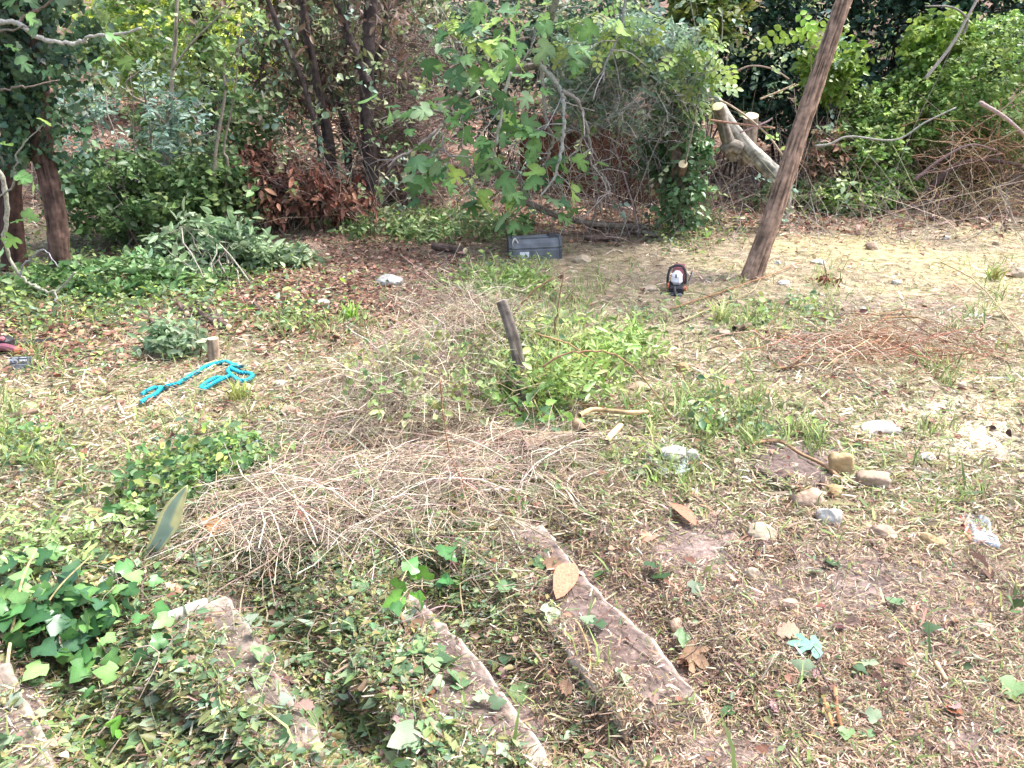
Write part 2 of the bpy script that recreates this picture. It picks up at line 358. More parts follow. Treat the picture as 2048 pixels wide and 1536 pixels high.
# ------------------------------------------------------------------ litter on the ground
def sample(n, wf, seed, lo=430, hi=1640):
    r = rng(seed); PX = []; PY = []; c = 0
    while c < n:
        px = r.uniform(-260, 2310, n * 2); py = r.uniform(lo, hi, n * 2)
        k = r.random(n * 2) < wf(px, py); PX.append(px[k]); PY.append(py[k]); c += k.sum()
    px = np.concatenate(PX)[:n]; py = np.concatenate(PY)[:n]
    p = ground(px, py, surf); ok = p[:, 1] < 14
    return p[ok], px[ok], py[ok], r
def lie(r, n, tilt=.35):                         # axis and normal of something lying on the ground
    a = r.uniform(0, 2 * np.pi, n); ax_ = np.stack([np.cos(a), np.sin(a), r.normal(0, tilt * .6, n)], -1)
    return ax_, nrm(UP + r.normal(0, tilt, (n, 3)))
P_STRAW = hexl('cdc1a8', 'b8a990', 'ad9d86', 'd8cfb8', '96866f', '857562')
P_GREEN = hexl('84965a', '72884c', '8f9f68', '667a48', '9aa470', '7d8a5a')
P_BROWN = hexl('7c5f4e', '8e705e', '6a4f44', '9a7f6c', 'a88c7c', '584338')
P_DARKG = hexl('5c7850', '68805a', '4e6848', '748e60', '809478')
P_FG = hexl('b8a48a', 'a28c76', '887064', 'c0ae94', '948062', 'a89272', '745e54')
P_OLIVE = hexl('8c8758', '7c7c4e', '9a9364', '6c6c44')
def choose(r, n, weights, pals):
    Wt = np.stack([np.broadcast_to(w, n) for w in weights], -1); Wt = np.cumsum(Wt / Wt.sum(-1, keepdims=True), -1)
    k = (r.random(n)[:, None] > Wt).sum(-1); out = np.zeros((n, 3))
    for i, p_ in enumerate(pals):
        m = k == i; out[m] = pick(r, p_, m.sum())
    return out
def near(py): return np.clip((py - 430) / 1100, 0, 1)
def farw(py): return .35 + .65 * sst(430, 700, py)
# cut grass and stalk clippings
def w_clip(px, py): return (1 - np.clip(1.5 * blobs(px, py, SOIL), 0, .965)) * (1 - .75 * blobs(px, py, SAW)) * (1 - .4 * blobs(px, py, REDLIT)) * (1 + .5 * blobs(px, py, TWIGGY)).clip(0, 1.4) * (.55 + .45 * (n2(px, py, .006, 2) + .5) * 1.6).clip(0, 1) * (1 - .55 * sst(1000, 1250, py) * sst(900, 1300, px))
b = B()
p, px, py, r = sample(195000, w_clip, 11)
n = len(p); ax_, nn = lie(r, n, .38); fg = sst(930, 1200, py); rt = fg * sst(850, 1250, px); sz = (r.gamma(3.2, .0095, n) + .012) * (1 - .42 * fg)
p[:, 2] += r.random(n) ** 2 * .022 + .002
cols = choose(r, n, [1.0 * (1 - .7 * rt) + .8 * blobs(px, py, TAN), .62 * (1 - .6 * blobs(px, py, TAN) * (px < 700)) * (1 - fg * .4) * (1 - .6 * rt) + .9 * blobs(px, py, GREEN), .22 + .5 * rt + .9 * blobs(px, py, REDLIT) + .3 * fg + .6 * blobs(px, py, TWIGGY), .06 + .12 * fg * (1 - rt), .2 + .35 * fg - .4 * rt, 1.1 * rt], [P_STRAW, P_GREEN, P_BROWN, P_DARKG, P_OLIVE, P_FG])
FLAT = (np.array([(-.06, 0, 0), (.06, 0, 0), (.05, 1, .09), (-.035, .95, .09)], float), [[0, 1, 2, 3]])
u_ = r.random(n); far_ = (py < 900) | (u_ < .4)
for T_, k in ((FLAT, far_), (CLIP1, ~far_ & (u_ < .7)), (CLIP2, ~far_ & (u_ >= .7))): b.inst(T_, p[k], frames(ax_[k], nn[k], sz[k]), cols[k])
tag(b.build('cut_grass', M_GRASS), 'straw and green grass clippings strewn all over the ground', 'clippings', kind='stuff')
# fine crumbs of shredded stalk in the foreground
b = B(); CRUMB = (np.array([(-.065, 0, 0), (.065, .05, 0), (.05, 1, .12), (-.04, .9, .1)], float), [[0, 1, 2, 3]])
p, px, py, r = sample(130000, lambda x, y: (1 - np.clip(1.2 * blobs(x, y, SOIL), 0, .85)) * (1 - .7 * blobs(x, y, SAW)) * sst(760, 1050, y) * (.55 + .45 * (n2(x, y, .011, 3) > -.04)), 18, 760)
n = len(p); ax_, nn = lie(r, n, .4); sz = r.gamma(3, .0042, n) + .005; p[:, 2] += r.random(n) ** 2 * .018 + .002; rt = sst(850, 1250, px)
cols = choose(r, n, [1.0, .35 * (1 - .6 * rt), .35 + .6 * rt, .25 * (1 - .8 * rt), .55 - .45 * rt, 1.1 * rt], [P_STRAW, P_GREEN, P_BROWN, P_DARKG, P_OLIVE, P_FG])
b.inst(CRUMB, p, frames(ax_, nn, sz), cols); n = 34000; q_ = np.stack([r.uniform(-4.2, 4.2, n), r.uniform(.5, 5.2, n)], -1); z_ = surf(q_[:, 0], q_[:, 1]); ax_d = q_[:, 1] * cp - (z_ - CAM_H) * sp; u_ = 1024 + F * q_[:, 0] / ax_d; v_ = 768 - F * (q_[:, 1] * sp + (z_ - CAM_H) * cp) / ax_d
k = (u_ < -240) | (u_ > 2290) | (v_ > 1620); P_ = np.column_stack([q_, z_ + .004 + .02 * r.random(n) ** 2])[k]; n = len(P_); ax_, nn = lie(r, n, .4)
b.inst(FLAT, P_, frames(ax_, nn, r.gamma(3, .010, n) + .015), choose(r, n, [1, .6, .5, .4], [P_STRAW, P_GREEN, P_BROWN, P_OLIVE]))
tag(b.build('shredded_stalks', M_GRASS), 'fine shredded stalk crumbs matted over the foreground soil', 'clippings', kind='stuff')
# chopped leaf bits
b = B()
def w_bits(px, py): return (1 - np.clip(1.5 * blobs(px, py, SOIL), 0, .97)) * (.15 + .85 * sst(900, 1150, py)) * (.10 + .9 * (1 - sst(700, 1250, px)))
p, px, py, r = sample(34000, w_bits, 12, 560)
n = len(p); ax_, nn = lie(r, n, .45); sz = (r.gamma(3, .0052, n) + .007) * (1 - .35 * sst(850, 1250, px)); p[:, 2] += r.random(n) ** 2 * .035 + .004
cols = choose(r, n, [.9 * (1 - .5 * sst(850, 1250, px)), .5 * (1 - .5 * sst(850, 1250, px)), .16 + .2 * sst(850, 1250, px), .5], [P_DARKG, P_GREEN, hexl('86705e', '927c6a', '6e5a4c', 'a08c78', '5e4c42'), P_OLIVE])
k = r.random(n) < .3
b.inst(OVATE, p[k], frames(ax_[k], nn[k], sz[k]), cols[k]); b.inst(DIAM, p[~k], frames(ax_[~k], nn[~k], sz[~k]), cols[~k])
tag(b.build('chopped_leaves', M_LEAF), 'small chopped green and brown leaf fragments over the foreground', 'leaf litter', kind='stuff')
# brown fallen leaves of the thicket floor
b = B()
p, px, py, r = sample(13000, lambda x, y: np.clip(blobs(x, y, REDLIT) + .25 * (1 - sst(430, 520, y)) + .02 * (1 - sst(850, 1000, y)) + .06 * blobs(x, y, TWIGGY) * (1 - sst(850, 1000, y)) + .002, 0, 1), 13, 425)
n = len(p); ax_, nn = lie(r, n, .4); sz = r.gamma(6, .0048, n) * (1 - .3 * near(py)) + .01; p[:, 2] += r.random(n) * .03 + .004
b.inst(OVATE, p, frames(ax_, nn, sz), pick(r, hexl('84604f', '98725f', '6c4c40', 'a58470', '8c6a58', '584038', 'b49884'), n))
r = rng(14); n = 16000; xx = r.uniform(-9, 9, n); yy = r.uniform(8.5, 17, n); zz = terrain(xx, yy)
ax_, nn = lie(r, n, .4)
b.inst(DIAM, np.stack([xx, yy, zz + r.random(n) * .05], -1), frames(ax_, nn, r.gamma(6, .012, n) + .03), pick(r, hexl('8f6d5a', 'b0937c', '74503e', 'c9b49c', '9c7a62', '5f4336'), n))
tag(b.build('fallen_leaves', M_DRY), 'reddish brown fallen leaves carpeting the thicket floor', 'leaf litter', kind='stuff')
# living grass
b = B()
p, px, py, r = sample(10000, lambda x, y: np.clip(blobs(x, y, GREEN) - .25 + 1.3 * n2(x, y, .03, 5) + .8 * n2(x, y, .009, 6), 0, 1) * (1 - .97 * sst(930, 1060, y)) + .004, 15, 440)
n = len(p); a = r.uniform(0, 2 * np.pi, n); ax_ = np.stack([np.cos(a), np.sin(a), 0 * a], -1); sz = r.gamma(6, .011, n) + .02
b.inst(GRASS, p, frames(ax_, nrm(UP + r.normal(0, .25, (n, 3))), sz), pick(r, hexl('8ea060', '9cac6c', '788a52', 'a8b67a', '6c8050'), n))
tag(b.build('grass', M_GRASS), 'tufts of short living green grass between the clippings', 'grass', kind='stuff')
# low leafy ground cover
b = B()
p, px, py, r = sample(12000, lambda x, y: (1 - .9 * sst(1000, 1120, y)) * np.clip(.5 * blobs(x, y, GREEN) - .15 + .3 * n2(x, y, .012, 9) + .9 * blobs(x, y, [(250, 560, 330, 90, 1), (60, 610, 200, 60, .7), (1390, 450, 110, 50, 1), (900, 430, 220, 45, .8), (1700, 430, 150, 25, .6), (400, 960, 110, 90, .5)]), 0, 1) * (.4 + .6 * (n2(x, y, .025, 7) > 0)), 16, 420)
n = len(p); p[:, 2] += r.random(n) * .09; sz = (r.gamma(6, .005, n) + .012) * (1 - .5 * near(py))
b.inst(OVATE, p, frames(rdir(r, n) * np.array([1, 1, .5]), nrm(UP * .9 + r.normal(0, .5, (n, 3))), sz), choose(r, n, [.6, .5, .2], [P_GREEN, P_DARKG, hexl('9cbc5c', 'a4b868')]))
tag(b.build('ground_cover', M_LEAF), 'low leafy green weeds and creeping ivy over the soil', 'ground cover', kind='stuff')
# dry canes and twigs, thin
def arcs(r, p, L, sag=.1, up=.06, K=5, ang=None):
    n = len(p); a = r.uniform(0, 2 * np.pi, n) if ang is None else ang
    d = np.stack([np.cos(a), np.sin(a), r.normal(0, .08, n)], -1); t = np.linspace(-.5, .5, K)
    side = np.stack([-d[:, 1], d[:, 0], 0 * a], -1) * r.normal(0, .14, n)[:, None]
    P = p[:, None] + d[:, None] * (t[None, :, None] * L[:, None, None]) + side[:, None] * ((t ** 2 * 4)[None, :, None] * L[:, None, None])
    P[..., 2] += up * (1 - 4 * t ** 2)[None] * r.random(n)[:, None]
    g = surf(P[..., 0], P[..., 1]); P[..., 2] = np.maximum(P[..., 2], g + .004)
    return P
P_CANE = hexl('beae98', 'a8968a', 'ccbea8', '8c786e', 'b2a68c', 'd4c8b0', '9a8074')
b = B()
p, px, py, r = sample(4600, lambda x, y: np.clip(blobs(x, y, TWIGGY) + .02, 0, 1), 17, 440)
L = r.gamma(3, .12, len(p)) * (.3 + .6 * blobs(px, py, TWIGGY)) + .05
p[:, 2] += .01 + r.random(len(p)) * .10 * blobs(px, py, TWIGGY)
P = arcs(r, p, L, K=6); P += r.normal(0, .004, P.shape); b.tubes(P, (.0007 + r.gamma(1.3, .0005, len(p)))[:, None] * np.linspace(1.1, .6, 6)[None], pick(r, P_CANE, len(p)) * np.where(blobs(px, py, TWIGGY) > .25, 1, .45)[:, None], 3)
tag(b.build('dry_canes', M_TWIG), 'tangled mat of thin dry cut canes and twigs on the ground', 'twigs', kind='stuff')

# ------------------------------------------------------------------ branches, shrubs, trees
def smooth(P, n):                                # Catmull-Rom through the points
    P = np.asarray(P, float); Q = np.concatenate([[2 * P[0] - P[1]], P, [2 * P[-1] - P[-2]]]); k = len(P) - 1
    u = np.linspace(0, k - 1e-6, n); i = u.astype(int); t = (u - i)[:, None]
    a, b_, c, d = Q[i], Q[i + 1], Q[i + 2], Q[i + 3]
    return .5 * (2 * b_ + (c - a) * t + (2 * a - 5 * b_ + 4 * c - d) * t ** 2 + (3 * b_ - a - 3 * c + d) * t ** 3)
def pix(pts, Y):                                 # photo polyline -> world, Y one depth or one per point
    pts = np.array(pts, float); return dep(pts[:, 0], pts[:, 1], np.broadcast_to(np.asarray(Y, float), len(pts)))
def stick(b, P, r0, r1, col, k=6, n=16, wob=.0, r=None, cap=True, mi=0):
    Q = smooth(P, n)
    if wob: Q = Q + r.normal(0, wob, Q.shape) * np.sin(np.linspace(0, np.pi, n))[:, None]
    b.tubes(Q[None], np.linspace(r0, r1, n)[None] * (1 if r is None else 1 + .12 * r.normal(size=(1, n))), col, k, cap, mi)
    return Q
def ell(r, n, c, rad, shell=.0):
    d = rdir(r, n); u = (shell + (1 - shell) * r.random(n) ** (1 / 2.2))[:, None]; return np.asarray(c) + d * u * np.asarray(rad)
def sprigs(b, r, C, D, m, spread, size, T, pal, up=.7, hang=0., jit=.18, mi=0):
    """m leaves along each sprig; C centres, D sprig directions"""
    n = len(C); s_ = np.linspace(-.5, .7, m); q = r.normal(0, .12, (n, m, 3))
    pos = C[:, None] + D[:, None] * (s_[None, :, None] * spread) + q * spread
    side = np.cross(D, UP) + 1e-4; side = nrm(side)[:, None] * np.where(np.arange(m) % 2, 1, -1)[None, :, None]
    ax_ = nrm(D[:, None] * .7 + side * .9 + r.normal(0, .45, (n, m, 3)) - UP * hang)
    nn = nrm(UP * up + r.normal(0, .5, (n, m, 3)) + np.array([0, -.25, 0]))
    sz = np.clip(r.normal(1, .25, n * m), .4, 1.7) * size
    col = np.repeat(pick(r, pal, n, jit * .8), m, 0) * np.exp(r.normal(0, jit, (n * m, 1)))
    b.inst(T, pos.reshape(-1, 3), frames(ax_.reshape(-1, 3), nn.reshape(-1, 3), sz), np.clip(col, 0, .8), mi)
def foliage(o, name, c, rad, n, m, T, size, pal, seed, up=.7, hang=.1, shell=.25, matl=None, spread=None, gaps=.0, fn=None):
    r = rng(seed); b = B(); C = []
    for cc, rr, w in (c if isinstance(c, list) else [(c, rad, 1)]):
        C.append(ell(r, int(n * w), cc, rr, shell))
    C = np.concatenate(C)
    if gaps: C = C[vn(C * 3.1 + seed) > gaps]
    if fn is not None: C = C[fn(C)]
    g = look(C[:, 0], C[:, 1]); C = C[C[:, 2] > g + .02]
    D = nrm(rdir(r, len(C)) + np.array([0, -.3, .1]) - UP * hang)
    sprigs(b, r, C, D, m, spread or size * 1.6, size, T, pal, up, hang)
    x = b.build(name, matl or M_LEAF, o); x['kind'] = 'stuff'; return x
def stems(o, name, base, c, rad, n, r0, pal, seed, k=4, K=8, sag=.12, matl=None, jag=.05):
    r = rng(seed); tips = ell(r, n, c, rad, .5); t = np.linspace(0, 1, K)
    bs = np.asarray(base) + r.normal(0, 1, (n, 3)) * np.array([rad[0] * .25, rad[1] * .25, 0]); bs[:, 2] = look(bs[:, 0], bs[:, 1]) - .03
    P = bs[:, None] + (tips - bs)[:, None] * t[None, :, None]
    P[..., 2] += sag * np.sin(np.pi * t)[None] * r.normal(1, .6, (n, 1)); P += r.normal(0, jag, P.shape) * (t * (1.2 - t))[None, :, None]
    b = B(); b.tubes(P, r.uniform(.35, 1, (n, 1)) * r0 * np.linspace(1, .35, K)[None], pick(r, pal, n), k)
    x = b.build(name, matl or M_TWIG, o); x['kind'] = 'stuff'; return x
def tangle(o, name, c, rad, n, L, r0, pal, seed, K=8, curl=1.0, matl=None, flat=.5):
    r = rng(seed); p = ell(r, n, c, rad); d = nrm(rdir(r, n) * np.array([1, .7, flat])); l = L * r.uniform(.4, 1.3, n)
    e = nrm(np.cross(d, rdir(r, n))); t = np.linspace(-.5, .5, K); cu = r.normal(0, .45 * curl, n)
    P = p[:, None] + d[:, None] * (t[None, :, None] * l[:, None, None]) + e[:, None] * (((.25 - t ** 2)[None] * cu[:, None] * l[:, None])[..., None])
    P += r.normal(0, .02, P.shape)
    P[..., 2] = np.maximum(P[..., 2], look(P[..., 0], P[..., 1]) + .01)
    b = B(); b.tubes(P, r.uniform(.4, 1, (n, 1)) * r0 * np.linspace(1, .5, K)[None], pick(r, pal, n), 3)
    x = b.build(name, matl or M_TWIG, o); x['kind'] = 'stuff'; return x
GREY = hexl('8f877c', 'a39a8c', '7a7168', 'b5ada0', '6c645c')
PALE = hexl('a09a92', '8e8880', 'aea8a0', '827c76')
DKBR = hexl('4a3c38', '5a4842', '3c312e', '665248')
PURB = hexl('7c6862', '8e7a74', '685650', '9c8a84', '5e4c48')
RUST = hexl('8a5a48', 'a07058', '74483a', '6a4034')
LAUR = hexl('809670', '90a680', '6c845e', 'a0b490', '607856')
TEAL = hexl('829c8c', '92aa9a', '6c8878', 'a2b6a8')
MIDG = hexl('647e4e', '748e5a', '546e44', '849c62', '486240')
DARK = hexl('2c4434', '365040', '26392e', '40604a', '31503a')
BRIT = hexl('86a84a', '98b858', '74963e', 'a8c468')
YELL = hexl('a8b84c', 'b8c860', '94a840', 'c4d070')
VINE = hexl('729448', '84a456', '62823e', '94ae62', '526e38', 'a4ba74')

def trunk(b, P, r0, r1, col, k=40, n=120, fis=.10, seed=0, flare=.0, fs=(9, 1.6), mi=0):
    """a limb with ridged bark: ring points pushed in and out by noise stretched along the stem"""
    Q = smooth(P, n); T = nrm(np.gradient(Q, axis=0)); ref = np.array([1., .2, 0]) if abs(T[0, 2]) > .7 else UP
    a = nrm(np.cross(T, ref)); c = np.cross(T, a); th = np.arange(k) * 2 * np.pi / k
    s_ = np.concatenate([[0], np.cumsum(np.linalg.norm(np.diff(Q, axis=0), axis=1))])
    rad = np.linspace(r0, r1, n) * (1 + flare * np.exp(-s_ / .12))
    nz_ = np.stack([np.cos(th)[None] * r0 * 30 / 3 + 0 * s_[:, None], np.sin(th)[None] * r0 * 30 / 3 + 0 * s_[:, None], np.broadcast_to(s_[:, None], (n, k))], -1)
    w = vn(nz_ * np.array([fs[0] / 1.7, fs[0] / 1.7, fs[1] * 3.4]) + seed) ; w2 = vn(nz_ * np.array([fs[0] / .9, fs[0] / .9, fs[1] * 12]) + seed + 9)
    ridge = 1 - np.abs(2 * w - 1) * 1.6; big = vn(nz_ * np.array([.6, .6, 1.5]) + seed + 3) - .5
    rr = rad[:, None] * (1 + fis * (ridge - .5) + fis * .5 * (w2 - .5) + .18 * big)
    V = Q[:, None] + rr[..., None] * (np.cos(th)[None, :, None] * a[:, None] + np.sin(th)[None, :, None] * c[:, None])
    i = np.arange(n - 1)[:, None] * k; j = np.arange(k)[None]; j2 = (j + 1) % k
    q = np.stack([i + j, i + j2, i + k + j2, i + k + j], -1).reshape(-1, 4)
    cc = np.asarray(col)[None, None] * (.62 + .75 * np.clip(ridge, -.2, 1))[..., None] * (.8 + .4 * w2)[..., None]
    b.add(V.reshape(-1, 3), np.concatenate([q.ravel(), (n - 1) * k + np.arange(k)]), np.concatenate([np.full(len(q), 4), [k]]), np.broadcast_to(cc, (n, k, 3)).reshape(-1, 3), mi)
    return Q, V
def cutface(o, ctr, axis, rad, seed=0, name='sawn_face', matl=None):
    """slightly domed sawn end with an uneven rim"""
    r = rng(seed); ax_ = nrm(np.asarray(axis, float)); a = nrm(np.cross(ax_, np.array([.3, .5, .81]))); c = np.cross(ax_, a); th = np.arange(18) * 2 * np.pi / 18
    rim = 1 + .06 * r.normal(size=18); V = [np.asarray(ctr) + ax_ * .006]
    for s_ in (.5, 1.):
        V += [np.asarray(ctr) + ax_ * (.006 if s_ < 1 else .002) + rad * s_ * rim[i] * (np.cos(th[i]) * a + np.sin(th[i]) * c) for i in range(18)]
    f = [0, 0, 0]; L = []; t = []
    for i in range(18):
        L += [0, 1 + i, 1 + (i + 1) % 18]; t.append(3)
    for i in range(18):
        L += [1 + i, 19 + i, 19 + (i + 1) % 18, 1 + (i + 1) % 18]; t.append(4)
    b = B(); b.add(np.array(V), L, t, (1, 1, 1)); return b.build(name, matl or M_CUT, o)

# --- the leaning trunk on the right
base = G(1500, 556); top = dep(1712, -70, base[1] + .3); up2 = base + (top - base) * 1.9
o = thing('leaning_tree', 'bare brown fissured tree trunk leaning to the right beside the chainsaw', 'tree', base)
b = B(); Pm = [base + np.array([-.01, 0, -.1]), base + (top - base) * .25 + np.array([.015, 0, 0]), base + (top - base) * .6, top, up2]
trunk(b, Pm, 0.078, .05, hexl('8c7464')[0], 72, 420, .17, 3, .25, (11, 1.5)); b.build('trunk', M_BARK, o)
r = rng(3); b = B()
for i in range(9):
    st = up2 * .55 + top * .45 + (up2 - top) * .5 * r.random(); d = nrm(r.normal(size=3) * np.array([1, 1, .4]) + UP * .5)
    stick(b, [st, st + d * .7 + UP * .1, st + d * 1.5 + UP * .3 + r.normal(0, .2, 3)], .035, .008, hexl('7a6858')[0], 6, 10)
b.build('limb', M_BARK, o)
foliage(o, 'crown', up2 + np.array([0, .3, .7]), (1.5, 1.3, .8), 420, 7, OVATE, .12, MIDG, 21, shell=.1)

# --- left trunk clad in ivy
base = G(118, 556); P1 = [base + np.array([0, 0, -.1]), dep(112, 430, base[1]), dep(85, 300, base[1] + .1), dep(72, 150, base[1] + .2), dep(50, -60, base[1] + .3), dep(20, -420, base[1] + .4)]
o = thing('ivy_clad_tree', 'red-brown tree trunk wrapped in dark ivy', 'tree', base)
b = B(); Q, V = trunk(b, P1, .075, .08, hexl('5a463e')[0], 40, 200, .18, 8, .3); b.build('trunk', M_BARK, o)
r = rng(31); b = B(); C = Q[60:][r.integers(0, 140, 620)] + r.normal(0, 1, (620, 3)) * np.array([.2, .16, .1]); C = C[C[:, 2] > 1.05 - .3 * r.random(len(C))]
C2 = np.concatenate([C, ell(r, 360, dep(60, 60, base[1] - .1), (.5, .35, .55), .3), ell(r, 420, dep(10, 210, base[1]), (.25, .3, .5), .2)])
C2 = C2[rng(3).random(len(C2)) < .42]; sprigs(b, r, C2, nrm(rdir(r, len(C2)) - UP * .6), 6, .14, .055, IVY, hexl('3c5640', '4a664a', '2e4836', '567452', '6a8460'), .3, .5)
x = b.build('ivy', M_GLOSS, o); x['kind'] = 'stuff'
foliage(o, 'crown', dep(0, -330, base[1] + .3), (1.4, 1.2, .6), 1500, 7, OVATE, .09, MIDG, 33)
base = G(28, 540); o = thing('old_tree', 'dark shaded tree trunk half hidden behind ivy leaves', 'tree', base)
b = B(); trunk(b, [base - UP * .1, dep(20, 400, base[1] + .1), dep(25, 230, base[1] + .2), dep(10, 0, base[1] + .3), dep(-10, -300, base[1] + .3)], .09, .07, hexl('4a3630')[0], 28, 120, .18, 11, .2); b.build('trunk', M_BARK, o)
# pale fig branches hanging in front of it
def branchy(name, label, cat, paths, Y, col, parentloc=None, leaves=None, group=None, matl=None):
    base_ = dep(*paths[0][0][0], Y if np.isscalar(Y) else Y[0]); o = thing(name, label, cat, base_, group); r = rng(int(abs(paths[0][0][0][0]) + 7 * abs(paths[0][0][0][1]))); Qs = []
    for i, (pts, w0, w1) in enumerate(paths):
        y = (Y if np.isscalar(Y) else Y[i]); P = pix(pts, y + .12 * np.sin(np.linspace(0, 3, len(pts)) + i)); s_ = y / F
        b = B(); n_ = 6 * len(pts); Q = stick(b, P, w0 * s_ / 2, w1 * s_ / 2, pick(r, col, 1)[0], 7, n_, .006, r); Qs.append(Q)
        b.build('branch', matl or M_TWIG, o)
    return o, Qs
_fig_meshes = []
def fig_leaves(o, pts, size, seed, pal=None, T=FIG, name='leaf', hang=.45, mats=None):
    r = rng(seed); n = len(pts); pal = pal if pal is not None else hexl('6f985a', '7fa868', '5f8850', '92b47c', '567c4c', '9cb86c')
    ms = []
    for i in range(9):
        b = B(); V, F_ = T; V = V.copy(); V[:, 2] += .10 * np.sin(4 * V[:, 0] + i) + .08 * np.cos(3 * V[:, 1] + 2 * i) * V[:, 1]
        b.inst((V, F_), np.zeros((1, 3)), np.eye(3)[None], pick(r, pal, 1, .14)); b.c[0] = b.c[0] * np.where(np.arange(len(V)) == 0, 1.3, .95)[:, None]; ms.append(b.mesh('leaf_blade', mats or M_LEAF))
    ax_ = nrm(rdir(r, n) * np.array([1, .8, .5]) - UP * hang); nn = nrm(UP * .9 + np.array([0, -.5, 0]) + r.normal(0, .4, (n, 3))); Mx = frames(ax_, nn, np.ones(n))
    for i in range(n):
        linkobj(name, ms[i % 9], pts[i], Mx[i], o, size * r.uniform(.65, 1.2))
along = lambda r, Qs, n, lo=.3, j=.05: np.array([Q[int(len(Q) * (lo + (1 - lo) * r.random() ** .7)) - 1] for Q in [Qs[i] for i in r.integers(0, len(Qs), n)]]) + r.normal(0, j, (n, 3))
c = lambda L: [(x / 2.926, y / 2.926) for x, y in L]
o, Qs = branchy('fig_branch', 'pale grey bare fig branch arching low in front of the ivy trunk', 'branch',
    [([(-60, 330), (0, 345), (14, 420), (10, 490), (40, 550), (75, 575), (110, 583), (140, 556), (150, 545)], 10, 4), ([(40, 550), (48, 530), (85, 500), (118, 535)], 5, 2), ([(-40, 400), (20, 380), (40, 300), (85, 250)], 5, 2), ([(110, 583), (113, 600), (100, 612)], 4, 2)], 5.6, PALE)
r = rng(44); fig_leaves(o, np.concatenate([along(r, Qs, 5, .2, .07), dep(np.array([20, 50, 45, 30, 70, 90, 60]), np.array([290, 420, 440, 470, 370, 610, 350]), np.full(7, 5.5))]), .11, 45)
o, Qs = branchy('fig_branch', 'crooked grey-brown branch reaching across the top of the ivy-clad trunk', 'branch',
    [([(-80, 60), (0, 45), (40, 48), (80, 76), (130, 86), (165, 84), (178, 72), (240, 68), (282, 56)], 11, 4), ([(38, 44), (60, 25), (100, 5), (130, -40)], 6, 3), ([(-40, 70), (30, 58), (60, 52)], 5, 2), ([(-60, 190), (0, 180), (60, 172), (120, 160)], 6, 2)], 5.9, GREY)
r = rng(46); fig_leaves(o, along(r, Qs, 9, .2, .1), .11, 47)

# --- shrubs of the left thicket
def shrub(name, label, cpx, Y, rad, n, T, size, pal, seed, m=7, stem=None, ns=14, sr=.012, group=None, **kw):
    c_ = dep(cpx[0], cpx[1], Y); base_ = np.array([c_[0], c_[1], look(c_[0], c_[1])]); o = thing(name, label, 'shrub', base_, group)
    stems(o, 'stem', base_, c_, np.array(rad) * .9, ns, sr, stem if stem is not None else GREY, seed + 1)
    foliage(o, 'foliage', c_, rad, n, m, T, size, pal, seed, **kw); return o
shrub('leafy_shrub', 'blue-green leafy shrub left of the thin grey trunk', (250, 235), 8.2, (.75, .55, .55), 560, LAUREL, .07, TEAL, 51, gaps=.5, shell=0)
shrub('leafy_shrub', 'mid-green shrub around the thin grey trunk', (420, 280), 9.2, (.85, .6, .65), 520, OVATE, .075, MIDG, 52, gaps=.4)
shrub('leafy_shrub', 'low dark green bush at the foot of the ivy-clad trunk', (260, 390), 7.6, (.75, .5, .42), 640, OVATE, .065, hexl('587448', '4a643e', '688452', '78945e'), 53, gaps=.3)
shrub('leafy_shrub', 'pale green shrub behind, lit by an open gap', (330, 90), 11.5, (1.1, .8, .75), 700, OVATE, .085, hexl('86a85c', '98b46c', '76964e', 'a4b87c'), 54, gaps=.4)
shrub('leafy_shrub', 'small green bush between the grey trunk and the red leaf heap', (430, 380), 8.0, (.5, .4, .35), 330, OVATE, .07, MIDG, 55, gaps=.3)
o = thing('grey_sapling', 'thin pale grey trunk forking amid the left shrubs', 'tree', dep(330, 335, 8.4))
b = B(); trunk(b, pix([(332, 345), (329, 280), (333, 245), (340, 215), (345, 150), (352, 60), (356, -60)], 8.4), .032, .014, hexl('9c9284')[0], 12, 60, .1, 4); b.build('trunk', M_BARK, o)
for pts, w in (([(340, 215), (325, 205), (290, 205)], 7), ([(333, 250), (310, 225), (298, 205)], 5), ([(345, 140), (380, 90), (430, 40), (480, -10)], 5), ([(290, 205), (262, 190), (252, 165), (270, 150), (282, 140)], 5)):
    b = B(); stick(b, pix(pts, 8.35), w * 8.4 / F / 2, .005, hexl('9c9284')[0], 6, 20); b.build('branch', M_TWIG, o)
for i, (pts, w, lb) in enumerate((([(449, 440), (452, 380), (455, 320), (448, 295), (470, 180), (480, 60)], 8, 'thin upright pale stem beside the heap of red leaves'), ([(428, 360), (432, 300), (450, 190), (452, 120), (520, 60)], 8, 'slender brown stem bending right over the leafy bush'))):
    Pq = pix(pts, 7.9 - .2 * i); o = thing('sapling', lb, 'tree', Pq[0]); b = B(); stick(b, Pq, w * 7.9 / F / 2, .005, hexl('94887a')[0], 7, 30); b.build('stem', M_TWIG, o)
    r = rng(60 + i); b = B(); C = Pq[2:][r.integers(0, 3, 26)] + r.normal(0, .14, (26, 3)); sprigs(b, r, C, rdir(r, 26), 5, .1, .07, OVATE, MIDG); b.build('foliage', M_LEAF, o)['kind'] = 'stuff'
# far bright clearing
o = thing('bright_bush', 'sunlit yellow-green bush far behind the left shrubs', 'shrub', dep(400, 140, 15))
stems(o, 'stem', dep(400, 140, 15), dep(380, 60, 15), (1.5, 1, 1), 14, .02, GREY, 61)
foliage(o, 'foliage', [(dep(400, 90, 15), (1.6, 1, 1.0), .6), (dep(290, 60, 15.5), (1.2, .8, 1.2), .4)], None, 900, 7, OVATE, .12, YELL, 62, gaps=.35)

